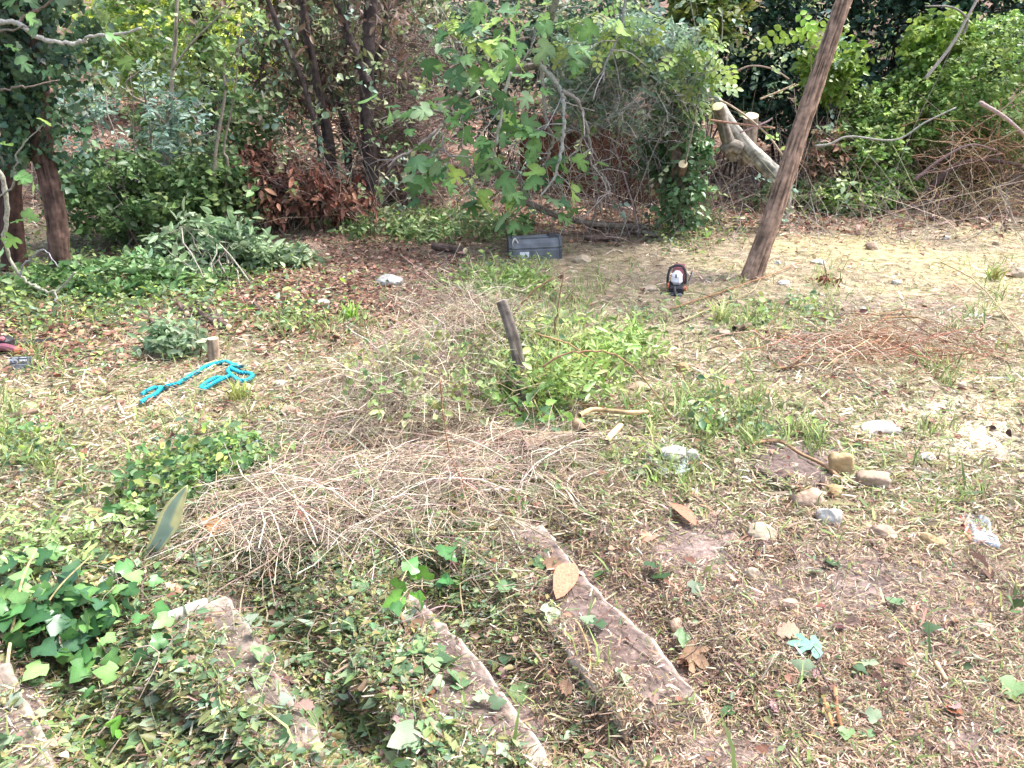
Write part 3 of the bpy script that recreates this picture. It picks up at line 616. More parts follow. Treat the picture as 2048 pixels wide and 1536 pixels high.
# --- dark trunks and the brown bramble thicket
DT = [([(748, 345), (738, 290), (733, 200), (735, 100), (742, 0), (748, -200)], 30, 22, 8.8, 'tallest straight dark trunk rising through the bramble thicket'),
      ([(735, 165), (712, 110), (690, 50), (668, -30), (640, -160)], 18, 14, 8.7, 'dark trunk slanting left from the tallest trunk'),
      ([(668, 335), (655, 270), (640, 210), (628, 140), (610, 40), (590, -120)], 22, 14, 9.1, 'dark slender trunk left of the tallest trunk'),
      ([(700, 335), (690, 260), (680, 190), (690, 100), (700, 0), (706, -120)], 17, 12, 9.6, 'narrow dark trunk between two thicker ones'),
      ([(648, 345), (640, 300), (633, 260), (600, 150), (560, 60), (520, -40)], 12, 8, 8.5, 'thin dark stem leaning far left over the clearing'),
      ([(738, 210), (752, 130), (770, 60), (775, -60)], 14, 10, 8.9, 'dark stem forking right from the tallest trunk')]
for i, (pts, w0, w1, yy, lb) in enumerate(DT):
    Pq = pix(pts, yy); g = look(Pq[0, 0], Pq[0, 1])
    if i not in (1, 5): Pq[0, 2] = min(Pq[0, 2], g) - .05
    o = thing('dark_tree', lb, 'tree', Pq[0], 'dark trunks in the bramble thicket'); b = B()
    trunk(b, Pq, w0 * yy / F / 2, w1 * yy / F / 2, hexl('4c4140')[0], 16, 80, .12, 20 + i); b.build('trunk', M_BARK, o)
    r = rng(70 + i); b = B(); C = Pq[2:][r.integers(0, len(Pq) - 2, 60)] + r.normal(0, 1, (60, 3)) * np.array([.4, .3, .3])
    sprigs(b, r, C, nrm(rdir(r, 60) - UP * .5), 6, .16, .08, LAUREL, hexl('5a6044', '4a543c', '666848', '5e5044', '74604e'), .4, .6); b.build('foliage', M_LEAF, o)['kind'] = 'stuff'
foliage(o, 'crown', dep(640, -60, 10.8), (1.5, .9, .55), 900, 7, LAUREL, .09, hexl('56663e', '4a5a38', '667048', '7a6248'), 77)
o = thing('bramble_thicket', 'dense tangle of dry purple-brown bramble canes behind the fig', 'brambles', dep(810, 400, 9.2))
tangle(o, 'canes', dep(800, 300, 9.3), (.62, .5, .75), 1000, .8, .0055, PURB, 80)
tangle(o, 'upper_canes', dep(800, 110, 9.6), (.7, .5, .7), 620, .7, .005, PURB, 81)
o = thing('bramble_thicket', 'thinner brown twig tangle among the dark trunks', 'brambles', dep(620, 330, 10))
tangle(o, 'canes', dep(640, 170, 10.0), (.85, .5, .95), 520, .7, .005, hexl('6a544c', '7a6258', '584640', '86706a', '8a7a70'), 82)
foliage(o, 'withered_leaves', dep(590, 110, 9.9), (.7, .4, .6), 300, 6, LAUREL, .08, hexl('6a7050', '586448', '4e5c44', '7c6654', '6a5448'), 83, hang=.7)
o = thing('dead_leaf_heap', 'heap of cut branches with withered rust-red leaves', 'leaf heap', dep(560, 430, 8.2))
stems(o, 'stem', dep(570, 430, 8.2), dep(555, 360, 8.2), (.5, .3, .32), 26, .009, DKBR, 84)
foliage(o, 'withered_leaves', [(dep(520, 350, 8.3), (.4, .35, .34), .4), (dep(590, 380, 8.1), (.5, .4, .26), .35), (dep(680, 400, 8.3), (.45, .35, .2), .25)], None, 480, 5, LAUREL, .09, hexl('7c5446', '683f34', '8c6150', '543830', '98735f', '5e4238', '7c6c5e'), 85, hang=.6, matl=M_DRY, shell=.05, gaps=.42, spread=.2)
tangle(o, 'twigs', dep(590, 370, 8.2), (.6, .4, .35), 160, .5, .004, PURB, 851)
# --- pile of cut laurel-like branches
o = thing('cut_branch_pile', 'heap of freshly cut grey-green leafy branches', 'branch pile', G(420, 590))
stems(o, 'stem', G(430, 575), dep(410, 505, 6.7), (.5, .35, .28), 26, .010, GREY, 86)
foliage(o, 'foliage', [(dep(420, 505, 6.7), (.5, .3, .28), .62), (dep(350, 560, 6.3), (.35, .25, .16), .2), (dep(560, 520, 6.9), (.28, .2, .15), .18)], None, 620, 8, LAUREL, .085, LAUR, 87, gaps=.3, up=.6)
o = thing('cut_branch_pile', 'low litter of cut leafy branches left of the grey-green heap', 'branch pile', G(250, 580))
foliage(o, 'foliage', G(250, 570) + UP * .05, (.9, .5, .16), 420, 7, OVATE, .06, hexl('5e7e4a', '6c8c56', '4c6c3e', '7a9660'), 88, gaps=.3)
o = thing('cut_branch_pile', 'strewn leafy cuttings in front of the bramble thicket', 'branch pile', G(880, 455))
foliage(o, 'foliage', G(860, 462) + UP * .03, (1.1, .6, .14), 420, 7, LAUREL, .07, hexl('6a8452', '7a945e', '56703f', '8ca06c'), 89, gaps=.3)

# --- rusty wall behind the fig
M_RUST = mottled('rusty_wall', ('33201a', '54362a', '6a4638', '442c24'), 3.5, .9, .5, .02, 8)
wl, wr = dep(1040, 345, 10.0), dep(1345, 345, 9.7)
zb = look(wl[0], wl[1]) - .1; o = thing('rusty_wall', 'low rust-brown sheet wall behind the hanging fig branches', 'wall', (wl + wr) / 2 * np.array([1, 1, 0]) + UP * zb)
for (x0, x1) in ((0, .33), (.333, .66), (.663, 1)):
    nx_ = 24; t = np.linspace(x0, x1, nx_); base_ = wl[None] + (wr - wl)[None] * t[:, None]; dn = nrm(np.cross(wr - wl, UP))
    off = .012 * np.sin(np.arange(nx_) * 1.3)[:, None] * dn[None]; V = []
    for hh in np.linspace(0, 1.0, 9): q = base_ + off; q[:, 2] = zb + hh; V.append(q)
    for hh in np.linspace(1.0, 0, 9): q = base_ + off - dn[None] * .05 * np.sign(dn[1]) * -1; q[:, 2] = zb + hh; V.append(q)
    b = B(); V = np.array(V); a_, c_ = V.shape[:2]; i = (np.arange(a_ - 1)[:, None] * c_ + np.arange(c_ - 1)[None]).ravel()
    b.add(V.reshape(-1, 3), np.stack([i, i + 1, i + c_ + 1, i + c_], -1).ravel(), np.full(len(i), 4), (1, 1, 1)); b.build('sheet', M_RUST, o)

# --- the fig tree
c = lambda L: [(680 + x / 2.926, y / 2.926) for x, y in L]
figp = [(c([(1300, -160), (1240, 70), (1190, 250), (1165, 370)]), 20, 15), (c([(1165, 370), (1050, 400), (880, 450), (760, 490), (690, 560), (640, 620), (610, 720), (560, 770), (430, 880), (340, 920), (280, 980)]), 12, 4),
    (c([(1165, 370), (1260, 480), (1300, 560), (1310, 700), (1300, 850), (1270, 980), (1250, 1050), (1170, 1150)]), 11, 4), (c([(1262, 1000), (1290, 1100), (1340, 1200), (1370, 1280)]), 4, 3),
    (c([(1180, 390), (1195, 600), (1215, 740), (1245, 820), (1200, 960), (1165, 1020)]), 8, 3), (c([(1300, 530), (1390, 590), (1430, 700), (1465, 850), (1470, 960), (1550, 1040), (1590, 1140)]), 8, 3),
    (c([(1430, 740), (1400, 860), (1340, 920)]), 5, 2), (c([(585, 770), (555, 900), (550, 1010)]), 5, 3), (c([(600, 770), (610, 880), (660, 930)]), 4, 2), (c([(900, 620), (730, 670), (640, 660)]), 5, 3),
    (c([(610, 660), (480, 635), (430, 640), (390, 665)]), 5, 3), (c([(900, -60), (860, 0), (800, 130), (720, 280)]), 8, 3), (c([(800, 130), (650, 160), (590, 230), (575, 280)]), 6, 3),
    (c([(1240, 80), (1160, 120), (1130, 250), (1050, 390)]), 8, 4), (c([(1690, -60), (1670, 0), (1640, 200), (1560, 350), (1540, 480)]), 7, 3), (c([(1020, 950), (1060, 1060), (1065, 1150)]), 5, 3),
    (c([(1240, 90), (1300, 60), (1330, 0), (1350, -60)]), 6, 4), (c([(1000, 420), (960, 560), (930, 760), (900, 900), (860, 1000), (850, 1080)]), 7, 3), (c([(1480, 970), (1440, 1000), (1390, 1050)]), 3, 2),
    (c([(430, 880), (400, 960), (370, 1060)]), 4, 2), (c([(1215, 740), (1130, 780), (1080, 860)]), 4, 2), (c([(1310, 710), (1370, 750), (1400, 760)]), 4, 2), (c([(860, 450), (900, 560), (940, 640)]), 5, 3)]
Yf = 7.6
o = thing('fig_tree', 'fig tree with drooping pale branches and lobed green leaves', 'tree', G(1005, 440)); r = rng(101); Qs = []
low = pix(c([(870, 860), (900, 930), (930, 990), (950, 1080), (1020, 1150), (1150, 1210), (1300, 1270), (1500, 1310), (1800, 1330)]), 8.2 + np.linspace(-.1, .15, 9))
low[3:, 2] = np.maximum(low[3:, 2], look(low[3:, 0], low[3:, 1]) + .03)
b = B(); trunk(b, low, .036, .03, hexl('7c7064')[0], 14, 80, .12, 31); b.build('trunk', M_BARK, o)
for i, (pts, w0, w1) in enumerate(figp):
    y = Yf + .18 * math.sin(i * 2.1); P = pix(pts, y + .12 * np.sin(np.linspace(0, 3, len(pts)) + i)); b = B()
    if i == 0: y = Yf
    Qs.append(stick(b, P, w0 * y / F / 2.1, max(w1 * y / F / 2.1, .006), pick(r, PALE, 1, .1)[0], 8, 7 * len(pts), .006, r)); b.build('branch', M_TWIG, o)
    T_ = Qs[-1]
    for q in range(max(3, len(pts) + 1)):
        b = B(); st = T_[r.integers(len(T_) // 4, len(T_))]; d = nrm(r.normal(size=3) * np.array([1, .6, .5]) - UP * .4); stick(b, [st, st + d * .16, st + d * .32 + r.normal(0, .03, 3) - UP * .03], .006, .003, pick(r, PALE, 1, .1)[0], 5, 8); b.build('twig', M_TWIG, o)
ctr = [(800, 240), (830, 235), (905, 130), (930, 125), (940, 60), (985, 90), (1020, 60), (1045, 110), (1060, 165), (960, 180), (990, 190), (920, 215), (945, 240), (1005, 235), (1020, 250), (965, 290), (955, 300), (900, 250), (860, 230), (1000, 100),
       (830, 330), (845, 340), (830, 380), (870, 350), (865, 370), (900, 330), (895, 375), (920, 320), (985, 330), (980, 350), (1000, 370), (940, 400), (960, 405), (1045, 270), (1060, 290), (1085, 280), (1070, 320), (1040, 255), (1120, 415), (1125, 420), (1085, 370), (1080, 345), (1150, 325), (1020, 400), (1045, 410), (1020, 440), (1060, 445), (1010, 460),
       (1120, 120), (1115, 60), (1080, 20), (1040, 20), (960, 20), (1030, 150), (1100, 100), (930, 170), (890, 115), (870, 110), (1240, 90), (1250, 70), (1160, 105), (1190, 60), (970, 140), (1010, 130), (925, 270), (1130, 255), (880, 140), (1000, 30), (985, 150), (1060, 60)]
cp_ = np.array(ctr, float); cp_ = np.concatenate([cp_, cp_[:48] + rng(6).normal(0, 18, (48, 2)), cp_ + rng(8).normal(0, 26, cp_.shape)])
fig_leaves(o, dep(cp_[:, 0], cp_[:, 1] - 12, Yf - .1 + rng(7).normal(0, .16, len(cp_))), .17, 103)
shrub('leafy_shrub', 'dark evergreen bush behind the fig tree', (990, 140), 10.9, (1.1, .5, 1.0), 620, LAUREL, .085, hexl('46584a', '546a56', '3a4c40', '64705a', '5c5648'), 106, stem=DKBR, gaps=.3)
shrub('leafy_shrub', 'dull green bush above the rusty wall', (1190, 60), 10.8, (.9, .5, .7), 480, LAUREL, .08, hexl('5a7060', '6a806c', '4c6252', '76886e'), 108, stem=DKBR, gaps=.3)
# --- grey-green shrub and yellow-green climber right of the fig
shrub('leafy_shrub', 'grey-green leafy shrub drooping over the rusty wall', (1265, 150), 8.3, (.85, .5, .55), 900, LAUREL, .075, hexl('8aa088', '9ab098', '76907a', 'a8bea6', '86a070'), 111, stem=PALE, ns=7, gaps=.3, hang=.3)
shrub('leafy_shrub', 'leafy green sprays hanging before the wall end', (1330, 290), 8.7, (.3, .3, .4), 170, LAUREL, .10, hexl('4e6a4a', '5e7c56', '6c8a60'), 112, ns=8, gaps=.2, hang=.5)
o = thing('twiggy_shrub', 'mass of thin pale drooping twigs between fig and leaning trunk', 'shrub', G(1250, 430))
tangle(o, 'twigs', dep(1240, 190, 7.8), (.85, .4, .6), 420, .5, .0036, PALE, 1131, curl=.8, flat=1.0); tangle(o, 'lower_twigs', dep(1230, 360, 8.4), (.5, .3, .3), 70, .5, .004, np.concatenate([PALE, PURB]), 1132, flat=.5)
foliage(o, 'foliage', dep(1210, 120, 7.9), (.65, .35, .5), 130, 6, LAUREL, .075, hexl('7c947e', '8ca48c', '6a8470'), 1133, shell=0, hang=.3)
PIN = (np.concatenate([np.array([[0, 0, 0]])] + [LAUREL[0] * np.array([.55, .32, .3]) @ np.array([[math.cos(a), math.sin(a), 0], [-math.sin(a), math.cos(a), 0], [0, 0, 1]]) + np.array([0, t, -.12 * t * t]) for t, a in [(.25, -1.2), (.25, 1.2), (.5, -1.1), (.5, 1.1), (.75, -.9), (.75, .9), (.9, 0)]]), [])
PIN = (PIN[0], [[1 + 8 * i + j for j in f] for i in range(7) for f in LAUREL[1]])
o = thing('climber', 'yellow-green climber with feathery leaflets above the grey-green shrub', 'climber', dep(1370, 330, 8.0))
b = B()
for pts in ([(1370, 330), (1390, 230), (1400, 120), (1380, 0)], [(1385, 250), (1330, 140), (1270, 70), (1240, -20)], [(1400, 150), (1440, 90), (1445, 20)]): stick(b, pix(pts, 8.0), .010, .004, hexl('8a8474')[0], 6, 24)
b.build('stem', M_TWIG, o)
r = rng(113); b = B(); C = np.concatenate([ell(r, 70, dep(1390, 120, 7.9), (.38, .25, .42)), ell(r, 60, dep(1230, 70, 7.6), (.5, .2, .3)), ell(r, 12, dep(920, 45, 7.6), (.2, .15, .12))])
n = len(C); b.inst(PIN, C, frames(nrm(rdir(r, n) * np.array([1, .7, .4]) - UP * .4), nrm(UP + r.normal(0, .4, (n, 3)) - np.array([0, .5, 0])), r.uniform(.13, .24, n)), pick(r, hexl('8ca454', '9cb060', '7c944c', '86a064'), n)); b.build('foliage', M_LEAF, o)['kind'] = 'stuff'

# --- ivy-clad post, sawn stumps and the fallen lichen trunk
def limb(o, pts, Y, w0, w1, col, seed, face=True, k=24, n=60, fr=1.0, name='limb'):
    P = pix(pts, Y); y = float(np.mean(Y)); b = B(); Q, V = trunk(b, P, w0 * y / F / 2, w1 * y / F / 2, col, k, n, .10, seed); x = b.build(name, M_BARK, o)
    if face: cutface(x, Q[-1], Q[-1] - Q[-3], w1 * y / F / 2 * fr, seed)
    return Q
def cutface(o, ctr, axis, rad, seed=0, name='sawn_face', matl=None, _f=cutface):
    if o.parent is None: return _f(o, ctr, axis, rad, seed, name, matl)
    x = _f(o.parent, ctr, axis, rad, seed, name, matl); x.parent = o; return x
LICH = hexl('9a968c')[0]; FT = hexl('827a70')[0]
g = G(1380, 440)
o = thing('sawn_tree', 'ivy-covered upright trunk with a pale sawn face near its foot', 'tree stump', g)
limb(o, [(1368, 445), (1362, 380), (1358, 300), (1352, 230), (1350, 190)], 8.3, 36, 26, hexl('6a5c50')[0], 41, name='trunk')
limb(o, [(1362, 350), (1364, 338), (1366, 328)], [8.2, 8.1, 8.0], 18, 17, hexl('6a5c50')[0], 42, name='side_stub')
r = rng(114); b = B(); C = np.concatenate([ell(r, 110, dep(1365, 400, 8.2), (.28, .25, .3)), ell(r, 60, dep(1385, 300, 8.2), (.2, .2, .3)), ell(r, 60, dep(1345, 215, 8.2), (.25, .2, .2))]); C = C[C[:, 2] > look(C[:, 0], C[:, 1])]
sprigs(b, r, C, nrm(rdir(r, len(C)) - UP * .4), 6, .12, .065, OVATE, hexl('55754c', '648658', '46663e', '7a9868'), .4, .3); b.build('ivy', M_GLOSS, o)['kind'] = 'stuff'
o = thing('fallen_trunk', 'grey lichen-spotted fallen trunk propped at an angle with sawn stubs', 'fallen tree', G(1545, 395))
Yt = 8.9
limb(o, [(1560, 436), (1566, 372), (1552, 350), (1520, 320), (1485, 285), (1455, 245), (1425, 200), (1380, 165)], [8.9, 8.6, 8.6, 8.7, 8.8, 8.9, 9.0, 9.1], 34, 26, LICH, 43, False, 28, 90, name='trunk')
limb(o, [(1480, 300), (1465, 292), (1452, 296), (1446, 303)], 8.7, 26, 18, FT, 44, False, name='broken_stub')
limb(o, [(1470, 315), (1452, 270), (1444, 240), (1436, 212)], [8.8, 8.7, 8.7, 8.6], 26, 22, FT, 45, True, name='sawn_stub')
o = thing('sawn_stump', 'upright sawn grey stump with a rough pale cut top', 'tree stump', dep(1494, 320, 9.1))
limb(o, [(1494, 330), (1496, 290), (1501, 255), (1502, 232)], [9.1, 9.1, 9.1, 9.05], 30, 28, hexl('8a7c6e')[0], 46, True, name='trunk')
for i, (pts, w, lb) in enumerate((([(1402, 200), (1450, 205), (1530, 265), (1585, 340)], 5, 'thin bare stick arching over the fallen trunk'), ([(1418, 240), (1480, 248), (1550, 256)], 5, 'straight brown stick lying across the sawn stubs'), ([(1480, 265), (1530, 245), (1545, 236)], 4, 'short brown stick crossing behind the upright stump'), ([(1460, 150), (1500, 132), (1545, 138), (1578, 158)], 4, 'pale curved twig in front of the dark foliage'), ([(1520, 198), (1560, 182), (1590, 168)], 4, 'short pale stick poking from the dark foliage'))):
    P = pix(pts, 8.5); b = B(); stick(b, P, w * 8.5 / F / 2, w * .35 * 8.5 / F, pick(rng(i), hexl('9a7c66', 'b0a090'), 1)[0], 6, 24); tag(b.build('bare_stick', M_TWIG, origin=P[0]), lb, 'stick')

# --- dark thicket at the back right
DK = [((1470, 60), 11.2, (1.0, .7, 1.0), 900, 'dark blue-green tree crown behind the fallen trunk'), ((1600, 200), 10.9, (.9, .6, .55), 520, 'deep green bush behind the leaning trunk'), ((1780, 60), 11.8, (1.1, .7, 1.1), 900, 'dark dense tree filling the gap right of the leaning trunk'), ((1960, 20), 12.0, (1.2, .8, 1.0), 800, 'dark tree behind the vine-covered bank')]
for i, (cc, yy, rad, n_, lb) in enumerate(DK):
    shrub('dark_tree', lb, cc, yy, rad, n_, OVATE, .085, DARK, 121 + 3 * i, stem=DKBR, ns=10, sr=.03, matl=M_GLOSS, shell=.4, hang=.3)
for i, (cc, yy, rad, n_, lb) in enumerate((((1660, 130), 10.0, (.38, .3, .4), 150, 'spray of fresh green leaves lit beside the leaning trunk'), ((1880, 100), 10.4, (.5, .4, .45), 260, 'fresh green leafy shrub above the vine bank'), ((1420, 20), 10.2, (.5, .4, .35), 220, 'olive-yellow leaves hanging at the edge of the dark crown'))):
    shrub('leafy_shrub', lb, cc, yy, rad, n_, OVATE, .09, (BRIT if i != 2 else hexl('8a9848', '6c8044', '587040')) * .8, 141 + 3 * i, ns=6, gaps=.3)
o = thing('climber', 'yellow-green feathery shoot in front of the dark foliage', 'climber', dep(1620, 220, 9.6)); b = B(); stick(b, pix([(1620, 220), (1622, 140), (1615, 60), (1600, 20)], 9.6), .008, .003, hexl('7a7a50')[0], 5, 20); b.build('stem', M_TWIG, o)
r = rng(115); b = B(); C = dep(np.array([1590, 1600, 1640, 1650, 1615, 1575]), np.array([20, 45, 30, 45, 60, 50]), np.full(6, 9.55)); b.inst(PIN, C, frames(nrm(rdir(r, 6) * np.array([1, .3, .3]) - UP * .3), nrm(UP * .5 + r.normal(0, .3, (6, 3)) - np.array([0, 1, 0])), r.uniform(.25, .35, 6)), pick(r, hexl('a8c050', '98b44c'), 6)); b.build('foliage', M_LEAF, o)['kind'] = 'stuff'

# --- vine covered bank on the right
o = thing('vine_bank', 'bright green mass of vines smothering the right-hand bank', 'vines', G(1800, 432))
hollow = dep(1965, 330, 9.0)
def nohole(C): return (((C - hollow) / np.array([.62, 1.1, .4])) ** 2).sum(-1) > 1
foliage(o, 'foliage', [(dep(1760, 330, 9.9), (.75, .6, .55), .25), (dep(1850, 270, 10.2), (1.1, .8, .8), .35), (dep(2010, 190, 10.2), (1.3, .9, .9), .4), (dep(1700, 400, 9.5), (.55, .4, .25), .1)], None, 6000, 7, OVATE, .052, VINE, 151, shell=.6, gaps=.22, fn=nohole)
stems(o, 'stem', G(1880, 400), dep(1900, 250, 10.2), (1.3, .8, .7), 60, .008, hexl('8a8058', '7a6a50'), 152)
o = thing('bramble_hollow', 'dark hollow of dry brown stems under the vine bank', 'brambles', G(1960, 425))
tangle(o, 'canes', dep(1975, 310, 9.3), (.65, .4, .38), 190, .8, .007, hexl('8a6a50', 'a08468', '6a5040', 'b09a80'), 153)
tangle(o, 'low_canes', dep(1960, 400, 9.0), (.8, .3, .18), 90, .6, .006, hexl('9a8464', '8a6a50', 'b0a078'), 154)
for i, (pts, w, yy, lb) in enumerate((([(1630, 292), (1660, 288), (1700, 273), (1790, 280), (1850, 245), (1912, 215)], 5, 9.0, 'long wavy pale branch sticking out of the vine bank'), ([(1925, 70), (1935, 40), (1905, 15), (1850, 12)], 5, 9.8, 'bleached forked twig above the vine bank'), ([(1850, 158), (1900, 95), (1932, 40), (1960, -10)], 7, 9.8, 'bleached straight branch rising from the vine bank'), ([(1960, 205), (2010, 235), (2060, 280)], 9, 8.9, 'thick grey branch slanting down into the bramble hollow'), ([(1840, 400), (1900, 340), (1960, 320), (2040, 330)], 12, 9.2, 'curved grey branch low in the bramble hollow'), ([(1830, 360), (1880, 320), (1940, 290), (1990, 300)], 6, 8.9, 'brown arching cane across the bramble hollow'))):
    P = pix(pts, yy); b = B(); stick(b, P, w * yy / F / 2, w * .3 * yy / F, pick(rng(i + 9), PALE if i < 3 else PURB, 1, .1)[0], 7, 30); tag(b.build('bare_branch', M_TWIG, origin=P[0]), lb, 'branch')
# red-brown scrub between the leaning trunk and the bank
o = thing('dry_scrub', 'dry brown scrub and withered leaves behind the leaning trunk foot', 'scrub', G(1640, 430))
tangle(o, 'canes', dep(1650, 330, 9.9), (.5, .4, .5), 300, .6, .005, PURB, 155); foliage(o, 'withered_leaves', dep(1660, 330, 9.8), (.45, .35, .4), 170, 6, LAUREL, .07, hexl('9a7860', '7a5844', 'b09880', '5e7a48'), 156, matl=M_DRY)
foliage(o, 'foliage', dep(1600, 400, 9.6), (.6, .3, .25), 160, 7, OVATE, .055, MIDG, 157)

# --- loose leafy sprays filling the gaps of the thicket
b = B(); r = rng(159); n = 1500; px = np.where(r.random(n) < .72, r.uniform(-80, 900, n), r.uniform(900, 1700, n)); py = r.uniform(-20, 440, n); C = dep(px, py, r.uniform(7.6, 10.8, n)); g_ = look(C[:, 0], C[:, 1]); C = C[(C[:, 2] > g_ + .05) & (C[:, 2] < 2.8) & (vn(C * 2.3 + 7) > .42)]
sprigs(b, r, C, nrm(rdir(r, len(C)) - UP * .2), 6, .14, .06, OVATE, hexl('7c9484', '647e54', '8a9c64', '546e50', '98a87c', '6c8468', 'a4b088', '7a7458'), .5, .2)
tag(b.build('undergrowth_sprays', M_LEAF), 'loose leafy sprays of mixed greens through the thicket', 'undergrowth', kind='stuff')
# --- thin bare undergrowth stems all through the thicket
b = B(); r = rng(158); n = 2600; px = r.uniform(-100, 2150, n); Yu = r.uniform(7.9, 11.5, n); xx = (px - 1024) / F * Yu * 1.03
P0 = np.stack([xx, Yu, look(xx, Yu)], -1); d = nrm(np.stack([r.normal(0, .6, n), r.normal(0, .4, n), r.uniform(.2, 1.4, n)], -1)); l = r.gamma(3, .28, n); t = np.linspace(0, 1, 6)
P = P0[:, None] + d[:, None] * (t[None, :, None] * l[:, None, None]) + (rdir(r, n) * np.array([1, 1, .3]))[:, None] * ((t ** 2)[None, :, None] * (.5 * l * r.random(n))[:, None, None]); P[..., 2] -= (t ** 2)[None] * (.35 * l * r.random(n))[:, None]; P += r.normal(0, .012, P.shape)
P[..., 2] = np.maximum(P[..., 2], look(P[..., 0], P[..., 1]))
b.tubes(P, r.uniform(.0015, .0048, (n, 1)) * np.linspace(1, .4, 6)[None], pick(r, np.concatenate([GREY, PALE, PURB, hexl('a08c74', 'b8a890')]), n), 3)
tag(b.build('undergrowth_stems', M_TWIG), 'thin bare stems and twigs through the whole thicket', 'undergrowth', kind='stuff')
# --- woodland far behind, reads as one mass
b = B(); r = rng(160); n = 5200
C = np.stack([r.uniform(-15, 15, n), r.uniform(15.5, 24, n), np.zeros(n)], -1); C[:, 2] = look(C[:, 0], np.minimum(C[:, 1], 19.5)) + r.random(n) ** 1.3 * 5.5
keep = vn(C * np.array([.7, .7, .6]) + 3) > .36; C = C[keep]
pal = hexl('5a7844', '6a8850', '4a683c', '7c985c', '8aa868')
sprigs(b, r, C, rdir(r, len(C)), 7, .4, .2, DIAM, pal)
tag(b.build('distant_woodland', M_LEAF), 'distant mass of green woodland closing the view', 'woodland', kind='stuff')
o = thing('tall_canopy_tree', 'tall dark tree whose crown hangs above the right thicket', 'tree', np.array([4.6, 12.6, look(4.6, 12.6)]))
b = B(); trunk(b, [np.array([4.6, 12.6, look(4.6, 12.6) - .1]), np.array([4.7, 12.5, 2]), np.array([4.5, 12.6, 4.5])], .16, .1, hexl('3c332e')[0], 14, 50, .12, 5); b.build('trunk', M_BARK, o)
foliage(o, 'crown', [(np.array([4.3, 12.2, 4.2]), (2.6, 1.8, 1.2), .6), (np.array([7.5, 12.6, 4.2]), (2.2, 1.6, 1.2), .4)], None, 1800, 7, OVATE, .13, DARK, 161)
o = thing('tall_canopy_tree', 'tall tree whose crown hangs above the left thicket', 'tree', np.array([-4.2, 11.6, look(-4.2, 11.6)]))
b = B(); trunk(b, [np.array([-4.2, 11.6, look(-4.2, 11.6) - .1]), np.array([-4.1, 11.6, 2]), np.array([-4.3, 11.5, 4.5])], .13, .08, hexl('4a3e38')[0], 14, 50, .12, 6); b.build('trunk', M_BARK, o)
foliage(o, 'crown', [(np.array([-4.8, 10.6, 4.3]), (2.4, 1.8, 1.0), .6), (np.array([-1.8, 11.0, 4.2]), (1.8, 1.3, .9), .4)], None, 1000, 7, OVATE, .11, MIDG, 162)
# ------------------------------------------------------------------ middle ground: post, canes, stump, logs
def W2(px, py, dz=0.): return G(px, py) + UP * dz
def gpath(pts, dz): return np.array([W2(a, c_, dz) for a, c_ in pts])
base = W2(1062, 815); topp = dep(1003, 602, base[1] + .12)
o = thing('wooden_post', 'weathered grey wooden post leaning out of the bramble heap', 'post', base)
b = B(); trunk(b, [base - UP * .1, base + (topp - base) * .3 + np.array([-.006, 0, 0]), base + (topp - base) * .65 + np.array([.01, 0, 0]), topp], .030, .026, hexl('6e655e')[0], 22, 110, .2, 51, 0, (6, .7)); b.build('shaft', M_BARK, o)
cutface(o, topp, topp - base, .026, 5, 'post_top', mottled('weathered_wood', ('6a6058', '8a8078', '9c9288'), 60, .9, .3, .004))
# standing weeds and canes round the post
o = thing('weed_clump', 'lush green weeds growing up round the wooden post', 'weeds', W2(1080, 800))
foliage(o, 'foliage', [(W2(1110, 740, .08), (.45, .6, .13), .45), (W2(1000, 580, .05), (.42, .4, .07), .35), (W2(1180, 690, .03), (.5, .45, .07), .25)], None, 800, 5, LONG, .06, hexl('8ca85c', '7c9850', '9cb46c', '6c864a', 'a8bc7c'), 171, up=.5, hang=-.1, gaps=.35, shell=0)
foliage(o, 'broad_leaves', [(W2(1085, 830, .10), (.3, .3, .12), .6), (W2(1010, 770, .12), (.35, .3, .14), .4)], None, 36, 5, OVATE, .045, hexl('7ea050', '6a8e48', '5c7a4a', '8cac60'), 172)
stems(o, 'stem', W2(1080, 800), W2(1080, 760, .2), (.45, .5, .2), 70, .003, hexl('8ea05c', 'a09860'), 173, sag=.02)
o = thing('bramble_heap', 'dome of dry pinkish bramble canes heaped left of the post', 'brambles', W2(880, 860))
tangle(o, 'canes', W2(860, 800, .12), (.4, .5, .16), 420, .5, .0022, P_CANE, 174, flat=.6)
tangle(o, 'drooping_canes', W2(930, 660, .10), (.4, .45, .12), 300, .45, .002, P_CANE, 175, flat=.5)
tangle(o, 'low_canes', W2(1000, 930, .05), (.6, .3, .05), 130, .55, .0024, hexl('b09884', '98806c', 'c0ac9c', '846c5c'), 176, flat=.25)
foliage(o, 'foliage', W2(860, 800, .15), (.45, .55, .16), 190, 5, OVATE, .032, hexl('7c9058', '8a8a54', '6a8050', '94a46c'), 177)
foliage(o, 'mat_leaves', [(W2(700, 1000, .04), (.5, .35, .05), .6), (W2(950, 980, .04), (.4, .3, .05), .4)], None, 110, 5, OVATE, .028, hexl('7c9460', '68844e', '90a070', '8c8458'), 1771, shell=0)
o = thing('bramble_heap', 'flat mat of reddish grey bramble canes below the agave leaf', 'brambles', W2(600, 1040))
tangle(o, 'canes', W2(600, 1030, .03), (.5, .35, .04), 260, .4, .0017, P_CANE, 178, flat=.2)
o = thing('bramble_heap', 'scatter of russet cut stems on the pale grass', 'brambles', W2(1750, 700))
tangle(o, 'canes', W2(1740, 695, .02), (.75, .4, .04), 170, .7, .0036, hexl('9a6c54', 'b08468', '805440', 'c0a084'), 179, flat=.1)
